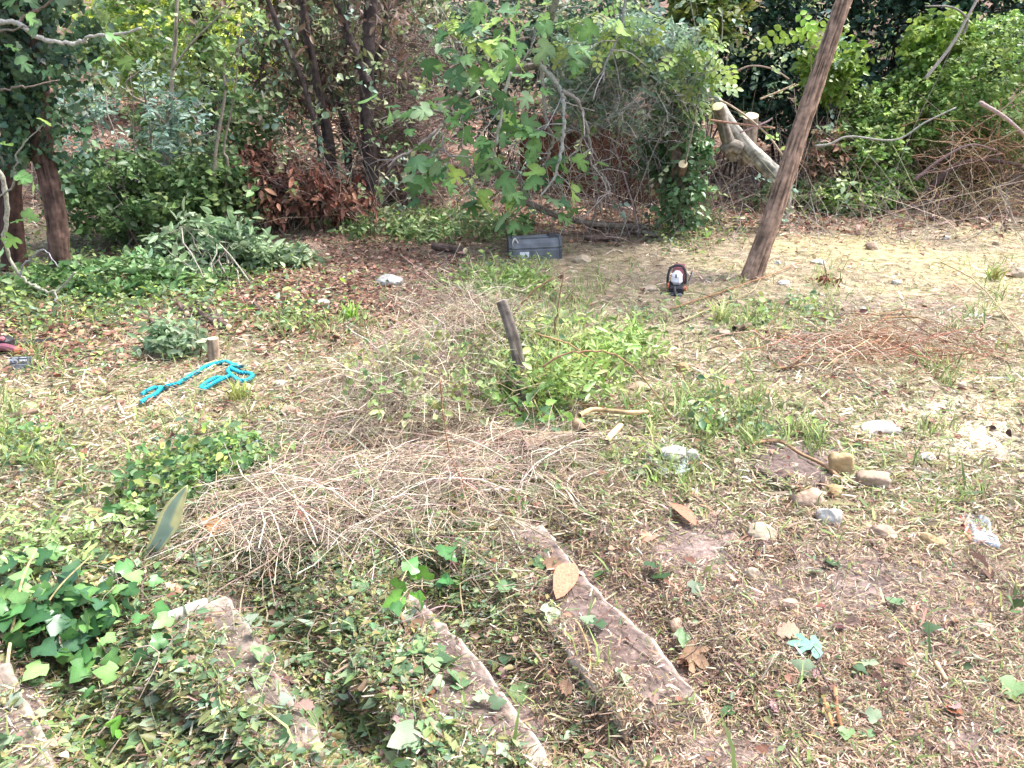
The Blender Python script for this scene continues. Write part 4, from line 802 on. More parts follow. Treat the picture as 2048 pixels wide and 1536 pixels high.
# named canes
CANES = [([(1012, 660), (1030, 625), (1070, 580), (1108, 555)], .25, 6, 'dark curved cane rising beside the post top'), ([(1108, 690), (1112, 640), (1120, 590), (1128, 548)], .2, 5, 'brown cane standing upright right of the post'),
    ([(1085, 735), (1120, 712), (1170, 703), (1230, 710), (1290, 760), (1350, 845)], .16, 5, 'long straw-coloured cane arching over the weeds'), ([(1075, 668), (1140, 690), (1200, 735), (1260, 790)], .14, 4, 'brown cane sloping down right of the post'),
    ([(680, 800), (700, 700), (730, 650), (770, 633), (820, 655)], .18, 3, 'thin looping cane at the left of the bramble dome'), ([(880, 760), (890, 850), (910, 930), (960, 1030)], .12, 4, 'pale cane hanging down the front of the bramble dome'),
    ([(1110, 790), (1170, 810), (1240, 815), (1300, 800)], .1, 3, 'slim dark cane curving past the ivy at the post foot'), ([(1340, 625), (1440, 590), (1530, 560), (1600, 530)], .03, 4, 'long brown stick pointing at the leaning trunk'),
    ([(1350, 655), (1430, 620), (1500, 590), (1520, 565)], .03, 4, 'second brown stick below the leaning trunk'), ([(1880, 530), (1950, 570), (2010, 640), (2060, 700)], .05, 3, 'thin straight stem lying across the pale grass'),
    ([(1760, 645), (1830, 643), (1890, 670), (1960, 690)], .05, 5, 'arched russet stem over the cut stems'), ([(1560, 708), (1620, 712), (1690, 716)], .04, 4, 'straight pinkish stem among the cut stems'), ([(1580, 740), (1650, 690), (1740, 640)], .05, 4, 'slanting russet stem among the cut stems'),
    ([(1550, 745), (1640, 735), (1740, 735)], .03, 5, 'lower russet stem among the cut stems'), ([(600, 935), (650, 930), (690, 912), (715, 895)], .03, 7, 'short peeled yellow stick left of the bramble mat'),
    ([(1770, 1085), (1830, 1060), (1920, 1075), (2000, 1115)], .01, 5, 'orange-brown stalk running past the plastic wrapper'), ([(680, 1300), (760, 1050), (740, 1000)], .05, 3, 'slim pale cane over the bramble mat'),
    ([(390, 1130), (420, 1050), (440, 960)], .06, 3, 'thin grey cane beside the agave leaf'), ([(430, 1010), (530, 1040), (620, 1020)], .05, 3, 'thin curved cane on the bramble mat')]
for i, (pts, dz, w, lb) in enumerate(CANES):
    g0, g1 = W2(*pts[0]), W2(*pts[-1]); n_ = len(pts); ys_ = np.linspace(g0[1], g1[1], n_) if dz < .1 else np.full(n_, W2(pts[0][0], max(p_[1] for p_ in pts))[1] - .02)
    P = pix(pts, ys_) if dz >= .1 else gpath(pts, .015 + dz * .3)
    b = B(); y = P[:, 1].mean(); stick(b, P, w * y / F / 2, w * .3 * y / F, pick(rng(200 + i), hexl('9a7a5c', '8a6850', 'b09a7c'), 1, .12)[0], 6, 26, .003, rng(i)); tag(b.build('cut_cane', M_TWIG, origin=P[0]), lb, 'cane')
# sawn log pieces
def log(pts, w, col, lb, seed, name='log', dz=None, faces=(1,), k=22):
    P = gpath(pts, 0.); y = P[:, 1].mean(); ra = w * y / F / 2; P[:, 2] += (ra * .75 if dz is None else dz) + (.06 if 74 <= seed <= 78 else .012)
    o = thing(name, lb, 'log' if name == 'log' else 'stick', P[0] - UP * ra * .75); b = B(); Q, V = trunk(b, P, ra, ra * .88, col, k, 50, .12, seed)
    n_ = len(Q); bb = B(); b.build('bark', M_BARK, o)
    if 1 in faces: cutface(o, Q[-1], Q[-1] - Q[-3], ra * .86, seed)
    if 0 in faces: cutface(o, Q[0], Q[0] - Q[2], ra * .98, seed + 1)
LC = hexl('6a5850')[0]
log([(385, 622), (410, 640), (432, 652)], 13, LC, 'brown sawn log leaning on another in a small pile', 61, faces=(0, 1))
log([(395, 613), (425, 632), (452, 652)], 13, LC * .9, 'longest brown log of the small pile', 62, faces=(0, 1))
log([(425, 642), (440, 650), (458, 662)], 14, LC * 1.1, 'short thick brown log at the end of the small pile', 63, faces=(0, 1))
log([(362, 617), (368, 625), (375, 634)], 12, LC, 'stubby log piece beside the cut branches', 64, faces=(0, 1))
log([(303, 648), (312, 655), (320, 662)], 11, LC * .8, 'tiny dark log chunk in the weeds', 65, faces=(1,))
log([(866, 500), (900, 505), (930, 510)], 15, LC * .9, 'dark log lying left of the grey casing', 66, faces=(1,))
log([(1168, 482), (1200, 484), (1232, 482)], 16, LC * 1.1, 'brown log lying right of the grey casing', 67, faces=(0,))
log([(1262, 466), (1285, 470), (1312, 476)], 9, hexl('a09888')[0], 'pale bare branch piece lying near the fig root', 68, faces=())
log([(600, 625), (610, 632), (622, 640)], 10, LC, 'short dark log on the red leaf litter', 69, faces=(1,))
log([(510, 612), (525, 628), (540, 640)], 8, LC, 'thin dark branch length on the red leaf litter', 70, faces=())
log([(-60, 862), (-10, 852), (35, 838), (78, 830)], 13, hexl('7c6a5c')[0], 'dark curved branch poking in on the bare left ground', 71, faces=(1,))
log([(60, 905), (90, 890), (118, 878)], 6, hexl('a08c78')[0], 'short thin stick on the left grass', 72, faces=())
log([(480, 460), (530, 455), (600, 445), (670, 447)], 9, hexl('86786a')[0], 'long bare branch behind the cut leafy heap', 73, faces=())
log([(1158, 858), (1185, 846), (1220, 848), (1255, 852), (1292, 850)], 11, hexl('c2a47c')[0], 'wavy peeled pale stick in front of the weeds', 74, 'pale_stick', faces=(1,))
log([(935, 925), (980, 912), (1020, 895), (1060, 892), (1110, 898)], 9, hexl('8c7462')[0], 'crooked brown branch beside the sawn log', 75, 'bent_stick', faces=())
log([(1045, 925), (1080, 912), (1112, 908), (1142, 906)], 26, hexl('94806c')[0], 'thick grey-brown log half under the canes', 76, faces=(1,))
log([(1165, 900), (1158, 889), (1152, 878)], 27, hexl('8a7460')[0], 'short log with a bright oval sawn face', 77, faces=(1,))
log([(1212, 915), (1222, 898), (1240, 880)], 15, hexl('c8ac84')[0], 'stubby peeled branch beyond the sawn log', 78, faces=(1,))
log([(1468, 668), (1480, 664), (1500, 660)], 16, hexl('7a6858')[0], 'short log with a dark end in the green weeds', 79, faces=())
log([(1490, 905), (1520, 890), (1560, 890), (1600, 915), (1650, 940), (1690, 975)], 9, hexl('9c7e62')[0], 'curved root edging the dark slab', 80, 'curved_root', faces=())
log([(1238, 1435), (1246, 1460), (1252, 1490)], 14, hexl('9a8468')[0], 'small broken stick lying on bare soil', 81, 'broken_stick', faces=(0, 1))
log([(1640, 1395), (1655, 1435), (1662, 1465)], 11, hexl('a4764c')[0], 'rusty brown stalk stump among the clippings', 82, 'broken_stick', faces=())
log([(1668, 1385), (1672, 1425), (1682, 1470)], 10, hexl('9c7050')[0], 'longer rusty stalk next to another', 83, 'broken_stick', faces=())
log([(1870, 1335), (1880, 1352), (1890, 1370)], 12, hexl('c4a884')[0], 'pale woodchip stick on the clippings', 84, 'broken_stick', faces=())
log([(170, 1155), (195, 1178), (212, 1196)], 17, hexl('c0a884')[0], 'pale woody agave stump piece', 86, 'woody_piece', faces=(1,))
log([(800, 1235), (818, 1280), (828, 1320)], 10, hexl('7a5a48')[0], 'dark ivy stem lying below the leafy sprig', 87, 'dark_stick', faces=())
log([(1180, 1370), (1178, 1310), (1160, 1262), (1150, 1250)], 6, hexl('a08460')[0], 'thin forked stick on the soil of the long tread', 88, 'forked_stick', faces=())
log([(700, 1385), (760, 1392), (830, 1392)], 6, hexl('7c5040')[0], 'straight reddish stick across the chipped tread', 89, 'red_stick', faces=())
# young stump
base = W2(428, 722); o = thing('sawn_stump', 'short pale-topped sawn stump behind the turquoise rope', 'tree stump', base)
b = B(); Q, V = trunk(b, [base - UP * .05, dep(427, 700, base[1]), dep(425, 677, base[1])], .032, .031, hexl('94806e')[0], 20, 40, .06, 91, .1); b.build('trunk', M_BARK, o); cutface(o, Q[-1], UP, .031, 4)
o = thing('stump_shoots', 'clump of grey-green shoots round the small sawn stump', 'shrub', W2(370, 715))
foliage(o, 'foliage', W2(355, 708, .09), (.19, .14, .13), 90, 6, LAUREL, .06, LAUR, 92, up=.5); stems(o, 'stem', W2(375, 715), W2(375, 712, .12), (.2, .14, .14), 14, .004, GREY, 93)

# ------------------------------------------------------------------ stones
M_ST = [mottled('limestone', ('8a7a66', 'a89884', 'bcae9a'), 9, .9, .6, .01), mottled('pink_stone', ('826c5c', '9e8876', 'b49e8c'), 9, .9, .6, .01), mottled('white_stone', ('948f88', 'b8b4ac', '7c7870'), 7, .85, .5, .01), mottled('ochre_stone', ('8a6e48', 'a68e6a', 'b8a480'), 6, .9, .6, .01), mottled('grey_stone', ('82807c', 'a4a29e', 'c0beb8'), 8, .9, .6, .01)]
def ico(n=2):
    t = (1 + 5 ** .5) / 2; V = nrm(np.array([(-1, t, 0), (1, t, 0), (-1, -t, 0), (1, -t, 0), (0, -1, t), (0, 1, t), (0, -1, -t), (0, 1, -t), (t, 0, -1), (t, 0, 1), (-t, 0, -1), (-t, 0, 1)], float))
    Fc = [(0, 11, 5), (0, 5, 1), (0, 1, 7), (0, 7, 10), (0, 10, 11), (1, 5, 9), (5, 11, 4), (11, 10, 2), (10, 7, 6), (7, 1, 8), (3, 9, 4), (3, 4, 2), (3, 2, 6), (3, 6, 8), (3, 8, 9), (4, 9, 5), (2, 4, 11), (6, 2, 10), (8, 6, 7), (9, 8, 1)]
    V = list(map(tuple, V))
    for _ in range(n):
        mid = {}; N_ = []
        def m_(a, c_):
            k_ = (min(a, c_), max(a, c_))
            if k_ not in mid: mid[k_] = len(V); V.append(tuple(nrm(np.array(V[a]) + np.array(V[c_]))))
            return mid[k_]
        for a, c_, d in Fc: x, y, z = m_(a, c_), m_(c_, d), m_(d, a); N_ += [(a, x, z), (c_, y, x), (d, z, y), (x, y, z)]
        Fc = N_
    return np.array(V), np.array(Fc)
ICO = ico(3)
def stone(px, py, wpx, hpx, mi, lb, seed, group=None, block=False, name='stone', rot=None):
    r = rng(seed); g = W2(px, py + hpx * .3) - UP * .008; ax_d = g[1] * cp - (g[2] - CAM_H) * sp; s_ = ax_d / F
    w, h = wpx * s_ / 2, hpx * s_ / 2; V = ICO[0].copy()
    if block:
        e = 6.; V = np.sign(V) * np.abs(V); V = V / (np.abs(V) ** e).sum(-1, keepdims=True) ** (1 / e)
        V *= 1 + .05 * (vn(V * 2.2 + seed)[:, None] - .5) * 2
        V = V * np.array([w, w * .55, h * .85])
    else:
        for i in range(7):                        # facets struck off
            d = rdir(r, 1)[0]; k_ = .62 + .25 * r.random(); q = V @ d; V = V - np.maximum(q - k_, 0)[:, None] * d[None]
        V *= 1 + .3 * (vn(V * 1.7 + seed)[:, None] - .5); V = V * np.array([w * 1.15, w * .9, h * 1.05])
    V *= 1 + .16 * (vn(V / max(w, h) * 5 + seed)[:, None] - .5) + .06 * (vn(V / max(w, h) * 14 + seed)[:, None] - .5)
    a = r.uniform(-.4, .4) if rot is None else rot; ca, sa = math.cos(a), math.sin(a); V = V @ np.array([[ca, sa, 0], [-sa, ca, 0], [0, 0, 1]])
    if block: ti = .12; V = V @ np.array([[math.cos(ti), 0, math.sin(ti)], [0, 1, 0], [-math.sin(ti), 0, math.cos(ti)]])
    z0 = V[:, 2].min() * .55; b = B(); b.add(V - UP * z0 * 1.0 + g, ICO[1].ravel(), np.full(len(ICO[1]), 3), (1, 1, 1))
    tag(b.build(name, M_ST[mi], origin=g), lb, 'stone', group)
ST = [(1680, 925, 46, 62, 3, 'tan squared stone block set upright beside the dark slab', True), (1745, 957, 62, 40, 1, 'flat rectangular pinkish stone block leaning on the upright block', True), (1612, 992, 58, 46, 1, 'large rounded pinkish stone below the dark slab', False), (1667, 980, 42, 32, 3, 'cream stone with a cavity between the blocks and the large round stone', False), (1657, 1030, 46, 44, 2, 'white and grey mottled stone in front of the round stone', False),
    (1768, 1062, 52, 32, 1, 'long pinkish stone half buried in clippings', False), (1760, 1084, 32, 22, 1, 'small pink stone under the long pinkish stone', False), (1862, 1078, 44, 34, 3, 'honey-coloured stone left of the plastic wrapper', False), (1852, 911, 30, 20, 2, 'small white stone beside the sawdust patch', False), (1345, 905, 60, 40, 2, 'broad pale stone at the edge of the weeds', False), (1382, 912, 26, 34, 4, 'greenish-grey stone against the broad pale stone', False), (1760, 853, 64, 26, 2, 'flat white slab-like stone in the sawdust', False),
    (1356, 1246, 36, 30, 1, 'brown-pink stone on the clippings by the chopped ivy', False), (1966, 1254, 42, 26, 0, 'flat cream stone at the right in cut grass', False), (1550, 1465, 38, 22, 1, 'flat brown stone among foreground clippings', False), (1502, 1145, 30, 36, 0, 'weathered cream stone sunk in the dry clippings', False), (1520, 1060, 60, 36, 0, 'sandy crumbling stone patch near the rusty leaf', False),
    (778, 558, 48, 28, 4, 'grey stone on the red leaf litter', False), (646, 604, 28, 16, 2, 'pale stone at the edge of the red leaf litter', False), (558, 765, 26, 14, 2, 'small white stone right of the rope', False), (580, 819, 36, 22, 1, 'brownish pink stone on bare ground below the rope', False), (1162, 518, 34, 20, 0, 'cream stone in front of the grey casing', False), (1297, 575, 30, 14, 0, 'pale stone left of the chainsaw', False), (1745, 492, 26, 20, 1, 'rounded stone high on the pale grass', False), (1568, 564, 30, 12, 4, 'grey stone right of the leaning trunk foot', False), (1480, 607, 28, 16, 1, 'pinkish stone below the leaning trunk foot', False),
    (1636, 523, 26, 14, 2, 'bright flat stone near the dry weed stalk', False), (1792, 563, 18, 14, 2, 'whitish stone next to a standing dry stalk', False), (1445, 663, 34, 14, 0, 'cream stone beside the short dark-ended log', False), (1365, 733, 30, 26, 3, 'ochre stone on the light grass', False), (1388, 806, 38, 16, 2, 'flat white stone right of the weeds', False), (1632, 860, 22, 16, 2, 'small white stone left of the flat slab-like stone', False), (1280, 772, 50, 20, 1, 'low brown stone hidden in the weeds', False), (1075, 905, 40, 30, 4, 'grey rock wedged under the thick log', False), (2035, 545, 36, 22, 0, 'cream stone at the right edge of the pale grass', False), (1950, 630, 24, 12, 2, 'small white stone above the russet stems', False)]
for i, (px, py, w_, h_, mi, lb, blk) in enumerate(ST): stone(px, py, w_, h_, mi, lb, 300 + i, block=blk, rot={0: -.15, 1: -.35}.get(i))
r = rng(301)
PEB = [(330, 893), (347, 880), (765, 440 + 210), (1845, 985), (1870, 1030), (1900, 960), (1940, 1000), (1925, 1010), (1560, 520), (1700, 535), (1850, 510), (1900, 470), (1990, 480), (1930, 770), (1990, 820), (1650, 790), (1730, 610), (1420, 780), (1530, 790), (1470, 760), (1600, 830), (1700, 820), (1540, 960), (1580, 925), (1820, 1130), (1700, 1095), (1480, 1000), (1430, 960), (1960, 1150), (2010, 1110), (1990, 990), (1870, 870), (2020, 760), (1780, 770), (1410, 470), (1340, 500), (690, 560), (250, 830), (150, 870), (480, 820), (620, 880)]
for i, (px, py) in enumerate(PEB):
    w_ = r.uniform(10, 20); stone(px + r.uniform(-8, 8), py + r.uniform(-6, 6), w_, w_ * r.uniform(.5, .8), int(r.choice([0, 1, 2, 2])), 'small pale pebble lying in the cut grass', 400 + i, 'small pale pebbles strewn over the ground', name='pebble')
# bone-like weathered piece of wood
P = gpath([(330, 1252), (350, 1245), (385, 1228), (412, 1215)], .02); o = thing('weathered_wood', 'white-grey bone-shaped piece of weathered wood on the ivy', 'wood piece', P[0] - UP * .02)
b = B(); Q = smooth(P, 40); rad = .012 + .012 * np.exp(-((np.linspace(0, 1, 40) - .05) / .25) ** 2) + .006 * np.exp(-((np.linspace(0, 1, 40) - 1) / .1) ** 2); trunk(b, P, .024, .011, hexl('c8c0b8')[0], 24, 60, .22, 55, 0, (5, .9)); b.build('wood', M_BARK, o)

# ------------------------------------------------------------------ rope
M_ROPE = mottled('turquoise_rope', ('0f6f80', '1c93a4', '35b0bc'), 120, .6, .3, .002)
k7 = lambda L: [(260 + x / 7.314, 640 + y / 7.314) for x, y in L]
ropes = [k7([(180, 1140), (250, 1090), (360, 1040), (430, 1040), (480, 1050), (560, 1010), (700, 980), (800, 920), (900, 850), (1000, 800), (1100, 730), (1250, 680), (1320, 665), (1400, 650), (1480, 680), (1530, 720), (1600, 730), (1660, 718)]), k7([(170, 1272), (270, 1210), (380, 1150), (450, 1080), (475, 1045)]),
    k7([(1560, 722), (1480, 770), (1445, 820), (1480, 880), (1420, 915), (1350, 940), (1220, 1010), (1090, 1085), (1055, 1062), (1150, 980), (1280, 920), (1390, 930)]), k7([(1480, 785), (1560, 830), (1640, 860), (1760, 870), (1803, 912), (1750, 960), (1680, 985), (1600, 972), (1500, 900)])]
b = B()
for q, pts in enumerate(ropes):
    P = smooth(gpath(pts, .018 + .006 * q), 16 * len(pts)); n_ = len(P); s_ = np.concatenate([[0], np.cumsum(np.linalg.norm(np.diff(P, axis=0), axis=1))]); T = nrm(np.gradient(P, axis=0)); a = nrm(np.cross(T, UP)); c_ = np.cross(T, a)
    for ph in (0, 2.094, 4.189):
        th = s_ * 2 * np.pi / .055 + ph; b.tubes((P + .0062 * (np.cos(th)[:, None] * a + np.sin(th)[:, None] * c_))[None], np.full((1, n_), .0062), (1, 1, 1), 6, True)
o = tag(b.build('rope', M_ROPE, origin=W2(370, 770)), 'bright turquoise twisted rope looped on the ground', 'rope')
b = B(); P = gpath(k7([(1600, 728), (1640, 712), (1690, 718)]), .02); b.tubes(smooth(P, 12)[None], np.array([[.011, .013, .012, .012, .013, .012, .011, .013, .012, .012, .014, .012]]), (1, 1, 1), 10, True); b.build('frayed_end', mottled('frayed_rope', ('9aa8b4', 'c8d0d8', 'b0bcc6'), 150, .8, .5, .003), o)

# ------------------------------------------------------------------ box helper for made things
def solid(name, hx, rough=.45, metal=0., var=.12, scale=25):
    def f(t, N, L, o):
        tc = N('ShaderNodeTexCoord'); no = N('ShaderNodeTexNoise'); no.inputs['Scale'].default_value = scale; no.inputs['Detail'].default_value = 5; L(tc.outputs['Object'], no.inputs['Vector'])
        mr = N('ShaderNodeMapRange'); mr.inputs[1].default_value = .3; mr.inputs[2].default_value = .7; mr.inputs[3].default_value = 1 - var; mr.inputs[4].default_value = 1 + var; L(no.outputs[0], mr.inputs[0])
        vm = N('ShaderNodeVectorMath'); vm.operation = 'SCALE'; vm.inputs[0].default_value = tuple(hexl(hx)[0]); L(mr.outputs[0], vm.inputs['Scale'])
        p = N('ShaderNodeBsdfPrincipled'); p.inputs['Roughness'].default_value = rough; p.inputs['Metallic'].default_value = metal; L(vm.outputs[0], p.inputs['Base Color'])
        mr2 = N('ShaderNodeMapRange'); mr2.inputs[3].default_value = rough - .1; mr2.inputs[4].default_value = min(1, rough + .25); L(no.outputs[0], mr2.inputs[0]); L(mr2.outputs[0], p.inputs['Roughness'])
        L(p.outputs[0], o.inputs[0])
    return mat(name, f)
def rbox(b, c_, d, Mx=None, e=.012, taper=(1, 1), col=(1, 1, 1)):   # bevelled box, d full sizes, top scaled by taper
    h = np.array(d) / 2; e = min(e, h.min() * .6); V = []; Fs = []
    for sx, sy, sz_ in [(x, y, z) for x in (-1, 1) for y in (-1, 1) for z in (-1, 1)]:
        for ax_ in range(3):
            v = np.array([sx, sy, sz_]) * (h - e); v[ax_] += (sx, sy, sz_)[ax_] * e; V.append(v)
    V = np.array(V); idx = lambda x, y, z, a: ((x * 2 + y) * 2 + z) * 3 + a
    for a in range(3):
        o1, o2 = [(1, 2), (0, 2), (0, 1)][a]
        for s_ in (0, 1):
            q = []
            for u, v in ((0, 0), (1, 0), (1, 1), (0, 1)):
                t = [0, 0, 0]; t[a] = s_; t[o1] = u; t[o2] = v; q.append(idx(*t, a))
            Fs.append(q)
    for a in range(3):                            # edge strips along axis a
        o1, o2 = [(1, 2), (0, 2), (0, 1)][a]
        for u in (0, 1):
            for v in (0, 1):
                t0 = [0, 0, 0]; t1 = [0, 0, 0]; t0[o1] = t1[o1] = u; t0[o2] = t1[o2] = v; t1[a] = 1
                Fs.append([idx(*t0, o1), idx(*t1, o1), idx(*t1, o2), idx(*t0, o2)])
    for x in (0, 1):
        for y in (0, 1):
            for z in (0, 1): Fs.append([idx(x, y, z, 0), idx(x, y, z, 1), idx(x, y, z, 2)])
    k_ = (V[:, 2] / h[2] + 1) / 2; V[:, 0] *= 1 + (taper[0] - 1) * k_; V[:, 1] *= 1 + (taper[1] - 1) * k_
    V = V + np.asarray(c_); Mx = np.eye(3) if Mx is None else Mx
    cen = V.mean(0); F2 = []
    for f in Fs:                                  # outward winding
        n_ = np.cross(V[f[1]] - V[f[0]], V[f[2]] - V[f[0]]); F2.append(f if n_ @ (V[f].mean(0) - cen) > 0 else f[::-1])
    b.add(V @ Mx.T, np.concatenate(F2), [len(f) for f in F2], col)
def rotz(a): return np.array([[math.cos(a), -math.sin(a), 0], [math.sin(a), math.cos(a), 0], [0, 0, 1]])
def rotx(a): return np.array([[1, 0, 0], [0, math.cos(a), -math.sin(a)], [0, math.sin(a), math.cos(a)]])
def roty(a): return np.array([[math.cos(a), 0, math.sin(a)], [0, 1, 0], [-math.sin(a), 0, math.cos(a)]])
class Made:                                      # a made object in its own frame, placed at loc with rotation Mx
    def __init__(s, name, label, cat, loc, Mx): s.o = thing(name, label, cat, loc); s.M = Mx; s.loc = np.array(loc)
    def part(s, name, m, f, parent=None):
        b = B(); f(b); b.v = [v @ s.M.T + s.loc for v in b.v]; x = b.build(name, m, s.o, smooth=False)
        if parent is not None: x.parent = parent
        return x
M_RED = solid('red_plastic', 'a06468', .6); M_ORG = solid('orange_plastic', 'b86a50', .55); M_WHT = solid('white_plastic', 'eceaf0', .4, 0, .05); M_BLK = solid('black_plastic', '26242a', .5); M_STEEL = solid('worn_steel', 'a4acb0', .35, .9); M_GREY = solid('grey_plastic', '62666c', .7, 0, .4, 10); M_DGREY = solid('dark_grey_plastic', '4e5258', .55, 0, .15)
# chainsaw
g = W2(1352, 582); K = Made('chainsaw', 'small red and white chainsaw with black handle standing on cut grass', 'chainsaw', g, (rotz(-.18) @ rotx(.06)) * .86)
def tubef(P, ra, k=10, n=24): return lambda b: b.tubes(smooth(np.array(P, float), n)[None], np.full((1, n), ra), (1, 1, 1), k, True)
K.part('base', M_BLK, lambda b: rbox(b, (0, .0, .035), (.13, .22, .07), e=.015))
hs_ = K.part('housing', M_RED, lambda b: rbox(b, (.02, .13, .12), (.13, .16, .14), e=.02, taper=(.85, .9)))
for i in range(4): K.part('cooling_rib', M_RED, lambda b: rbox(b, (.02, .07 + .035 * i, .196), (.09, .012, .016), e=.003), hs_)
K.part('top_cover', M_WHT, lambda b: rbox(b, (0, -.005, .125), (.105, .14, .11), rotx(.0), .03, (.8, .75)))
K.part('front_handle', M_BLK, tubef([(-.075, .02, .03), (-.08, .03, .12), (-.06, .06, .19), (0, .075, .215), (.05, .07, .20), (.075, .05, .15), (.078, .03, .06)], .011))
K.part('rear_handle', M_BLK, tubef([(-.02, -.09, .06), (-.02, -.15, .075), (-.015, -.19, .05), (-.01, -.2, .02), (.0, -.12, .02)], .013))
K.part('trigger_guard', M_DGREY, lambda b: rbox(b, (.0, -.12, .012), (.10, .12, .012), e=.004))
K.part('pull_starter', M_ORG, lambda b: rbox(b, (-.072, -.05, .06), (.02, .05, .05), e=.008))
K.part('fuel_cap', M_ORG, tubef([(.06, -.08, .05), (.085, -.085, .05)], .02, 14, 4))
K.part('switch', M_BLK, lambda b: rbox(b, (-.01, -.06, .155), (.012, .03, .03), rotx(.0), .003))
br = K.part('guide_bar', M_STEEL, lambda b: rbox(b, (.10, .22, .06), (.006, .34, .05), rotz(-.12), .002, (1, 1)))
K.part('chain', M_BLK, lambda b: [rbox(b, (.10, .06 + .026 * i, .088), (.009, .017, .01), rotz(-.12), .002) for i in range(13)], br)
K.part('bar_tip', M_WHT, lambda b: rbox(b, (.10, .40, .06), (.008, .03, .04), rotz(-.12), .002), br)
# grey casing with a label
g = W2(1068, 512) - UP * .045; K = Made('grey_casing', 'battered grey plastic casing with white label and black knob under the fig', 'machine casing', g, rotz(.10) @ roty(-.03))
prof = np.array([(-.10, 0), (-.12, .02), (-.125, .12), (-.118, .128), (-.118, .136), (-.125, .145), (-.11, .185), (-.07, .215), (.04, .225), (.10, .20), (.12, .1), (.10, 0)])
def extr(b, x0, x1, pr):
    n_ = len(pr); V = np.array([(x, y, z) for x in (x0, x1) for y, z in pr]); L = []; t = []
    for i in range(n_): L += [i, (i + 1) % n_, n_ + (i + 1) % n_, n_ + i]; t.append(4)
    L += list(range(n_))[::-1] + list(range(n_, 2 * n_)); t += [n_, n_]; b.add(V, L, t, (1, 1, 1))
bd = K.part('shell', M_GREY, lambda b: extr(b, -.21, .22, prof))
K.part('end_cap', M_DGREY, lambda b: extr(b, -.238, -.212, prof * 1.05)); K.part('end_cap', M_DGREY, lambda b: extr(b, .222, .245, prof * 1.03))
K.part('lid_ridge', M_GREY, lambda b: extr(b, -.2, .21, np.array([(-.06, .22), (-.06, .232), (.02, .236), (.02, .226)])))
lb_ = K.part('label', solid('paper_label', 'dcdfe2', .6, 0, .04), lambda b: rbox(b, (-.10, -.1255, .072), (.085, .003, .078), e=.001))
K.part('print', M_DGREY, lambda b: [rbox(b, (-.12 + .012 * i, -.1275, .05 + .012 * (i % 2)), (.008, .001, .004), e=.0003) for i in range(5)], lb_)
K.part('knob', M_BLK, lambda b: rbox(b, (.17, -.03, .235), (.11, .07, .035), rotz(.0), .014, (.8, .7)))
K.part('bracket', solid('bare_metal', 'c4bfb8', .4, .6), tubef([(-.2, -.11, .15), (-.205, -.12, .2), (-.18, -.1, .232), (-.15, -.1, .18)], .006))
K.part('foot', M_DGREY, lambda b: rbox(b, (-.15, -.13, .03), (.03, .03, .06), e=.005))
# tool and battery at the left edge
g = W2(40, 738); K = Made('battery_pack', 'grey battery pack printed with rows of white text', 'battery', g, rotz(.12) @ rotx(-.35))
K.part('case', M_DGREY, lambda b: rbox(b, (0, .02, .035), (.105, .05, .07), e=.006)); K.part('lower_case', M_GREY, lambda b: rbox(b, (0, .012, .012), (.108, .055, .03), e=.004))
K.part('printed_text', solid('white_print', 'd8dde4', .6, 0, .03), lambda b: [rbox(b, (-.035 + .0 * i + (.012 if i % 3 == 0 else 0), -.0055, .062 - .0072 * i), (.03 + .012 * ((i * 7) % 3), .001, .0028), e=.0003) for i in range(4)] + [rbox(b, (.005 + .008 * i, -.0055, .048), (.005, .001, .010), e=.0003) for i in range(5)] + [rbox(b, (.022, -.0055, .063), (.034, .001, .003), e=.0003)])
g = W2(10, 712); K = Made('power_tool', 'red and black power tool lying behind the battery pack', 'power tool', g, rotz(.1))
K.part('grip', solid('maroon_plastic', '7c4854', .4), tubef([(-.16, 0, .03), (-.06, 0, .045), (.0, 0, .055), (.05, -.005, .045), (.075, -.005, .035)], .022)); K.part('collar', M_ORG, tubef([(.07, -.005, .035), (.095, -.006, .03)], .024, 12, 4)); K.part('nose', M_RED, tubef([(.1, -.006, .03), (.125, -.008, .026)], .014, 10, 4))
K.part('motor_housing', M_BLK, lambda b: rbox(b, (-.05, .08, .05), (.14, .09, .09), e=.02)); K.part('red_button', M_RED, lambda b: rbox(b, (-.02, .05, .09), (.03, .03, .025), e=.008))
K.part('blade', M_BLK, lambda b: rbox(b, (.13, .17, .02), (.22, .05, .012), rotz(.35), .003))
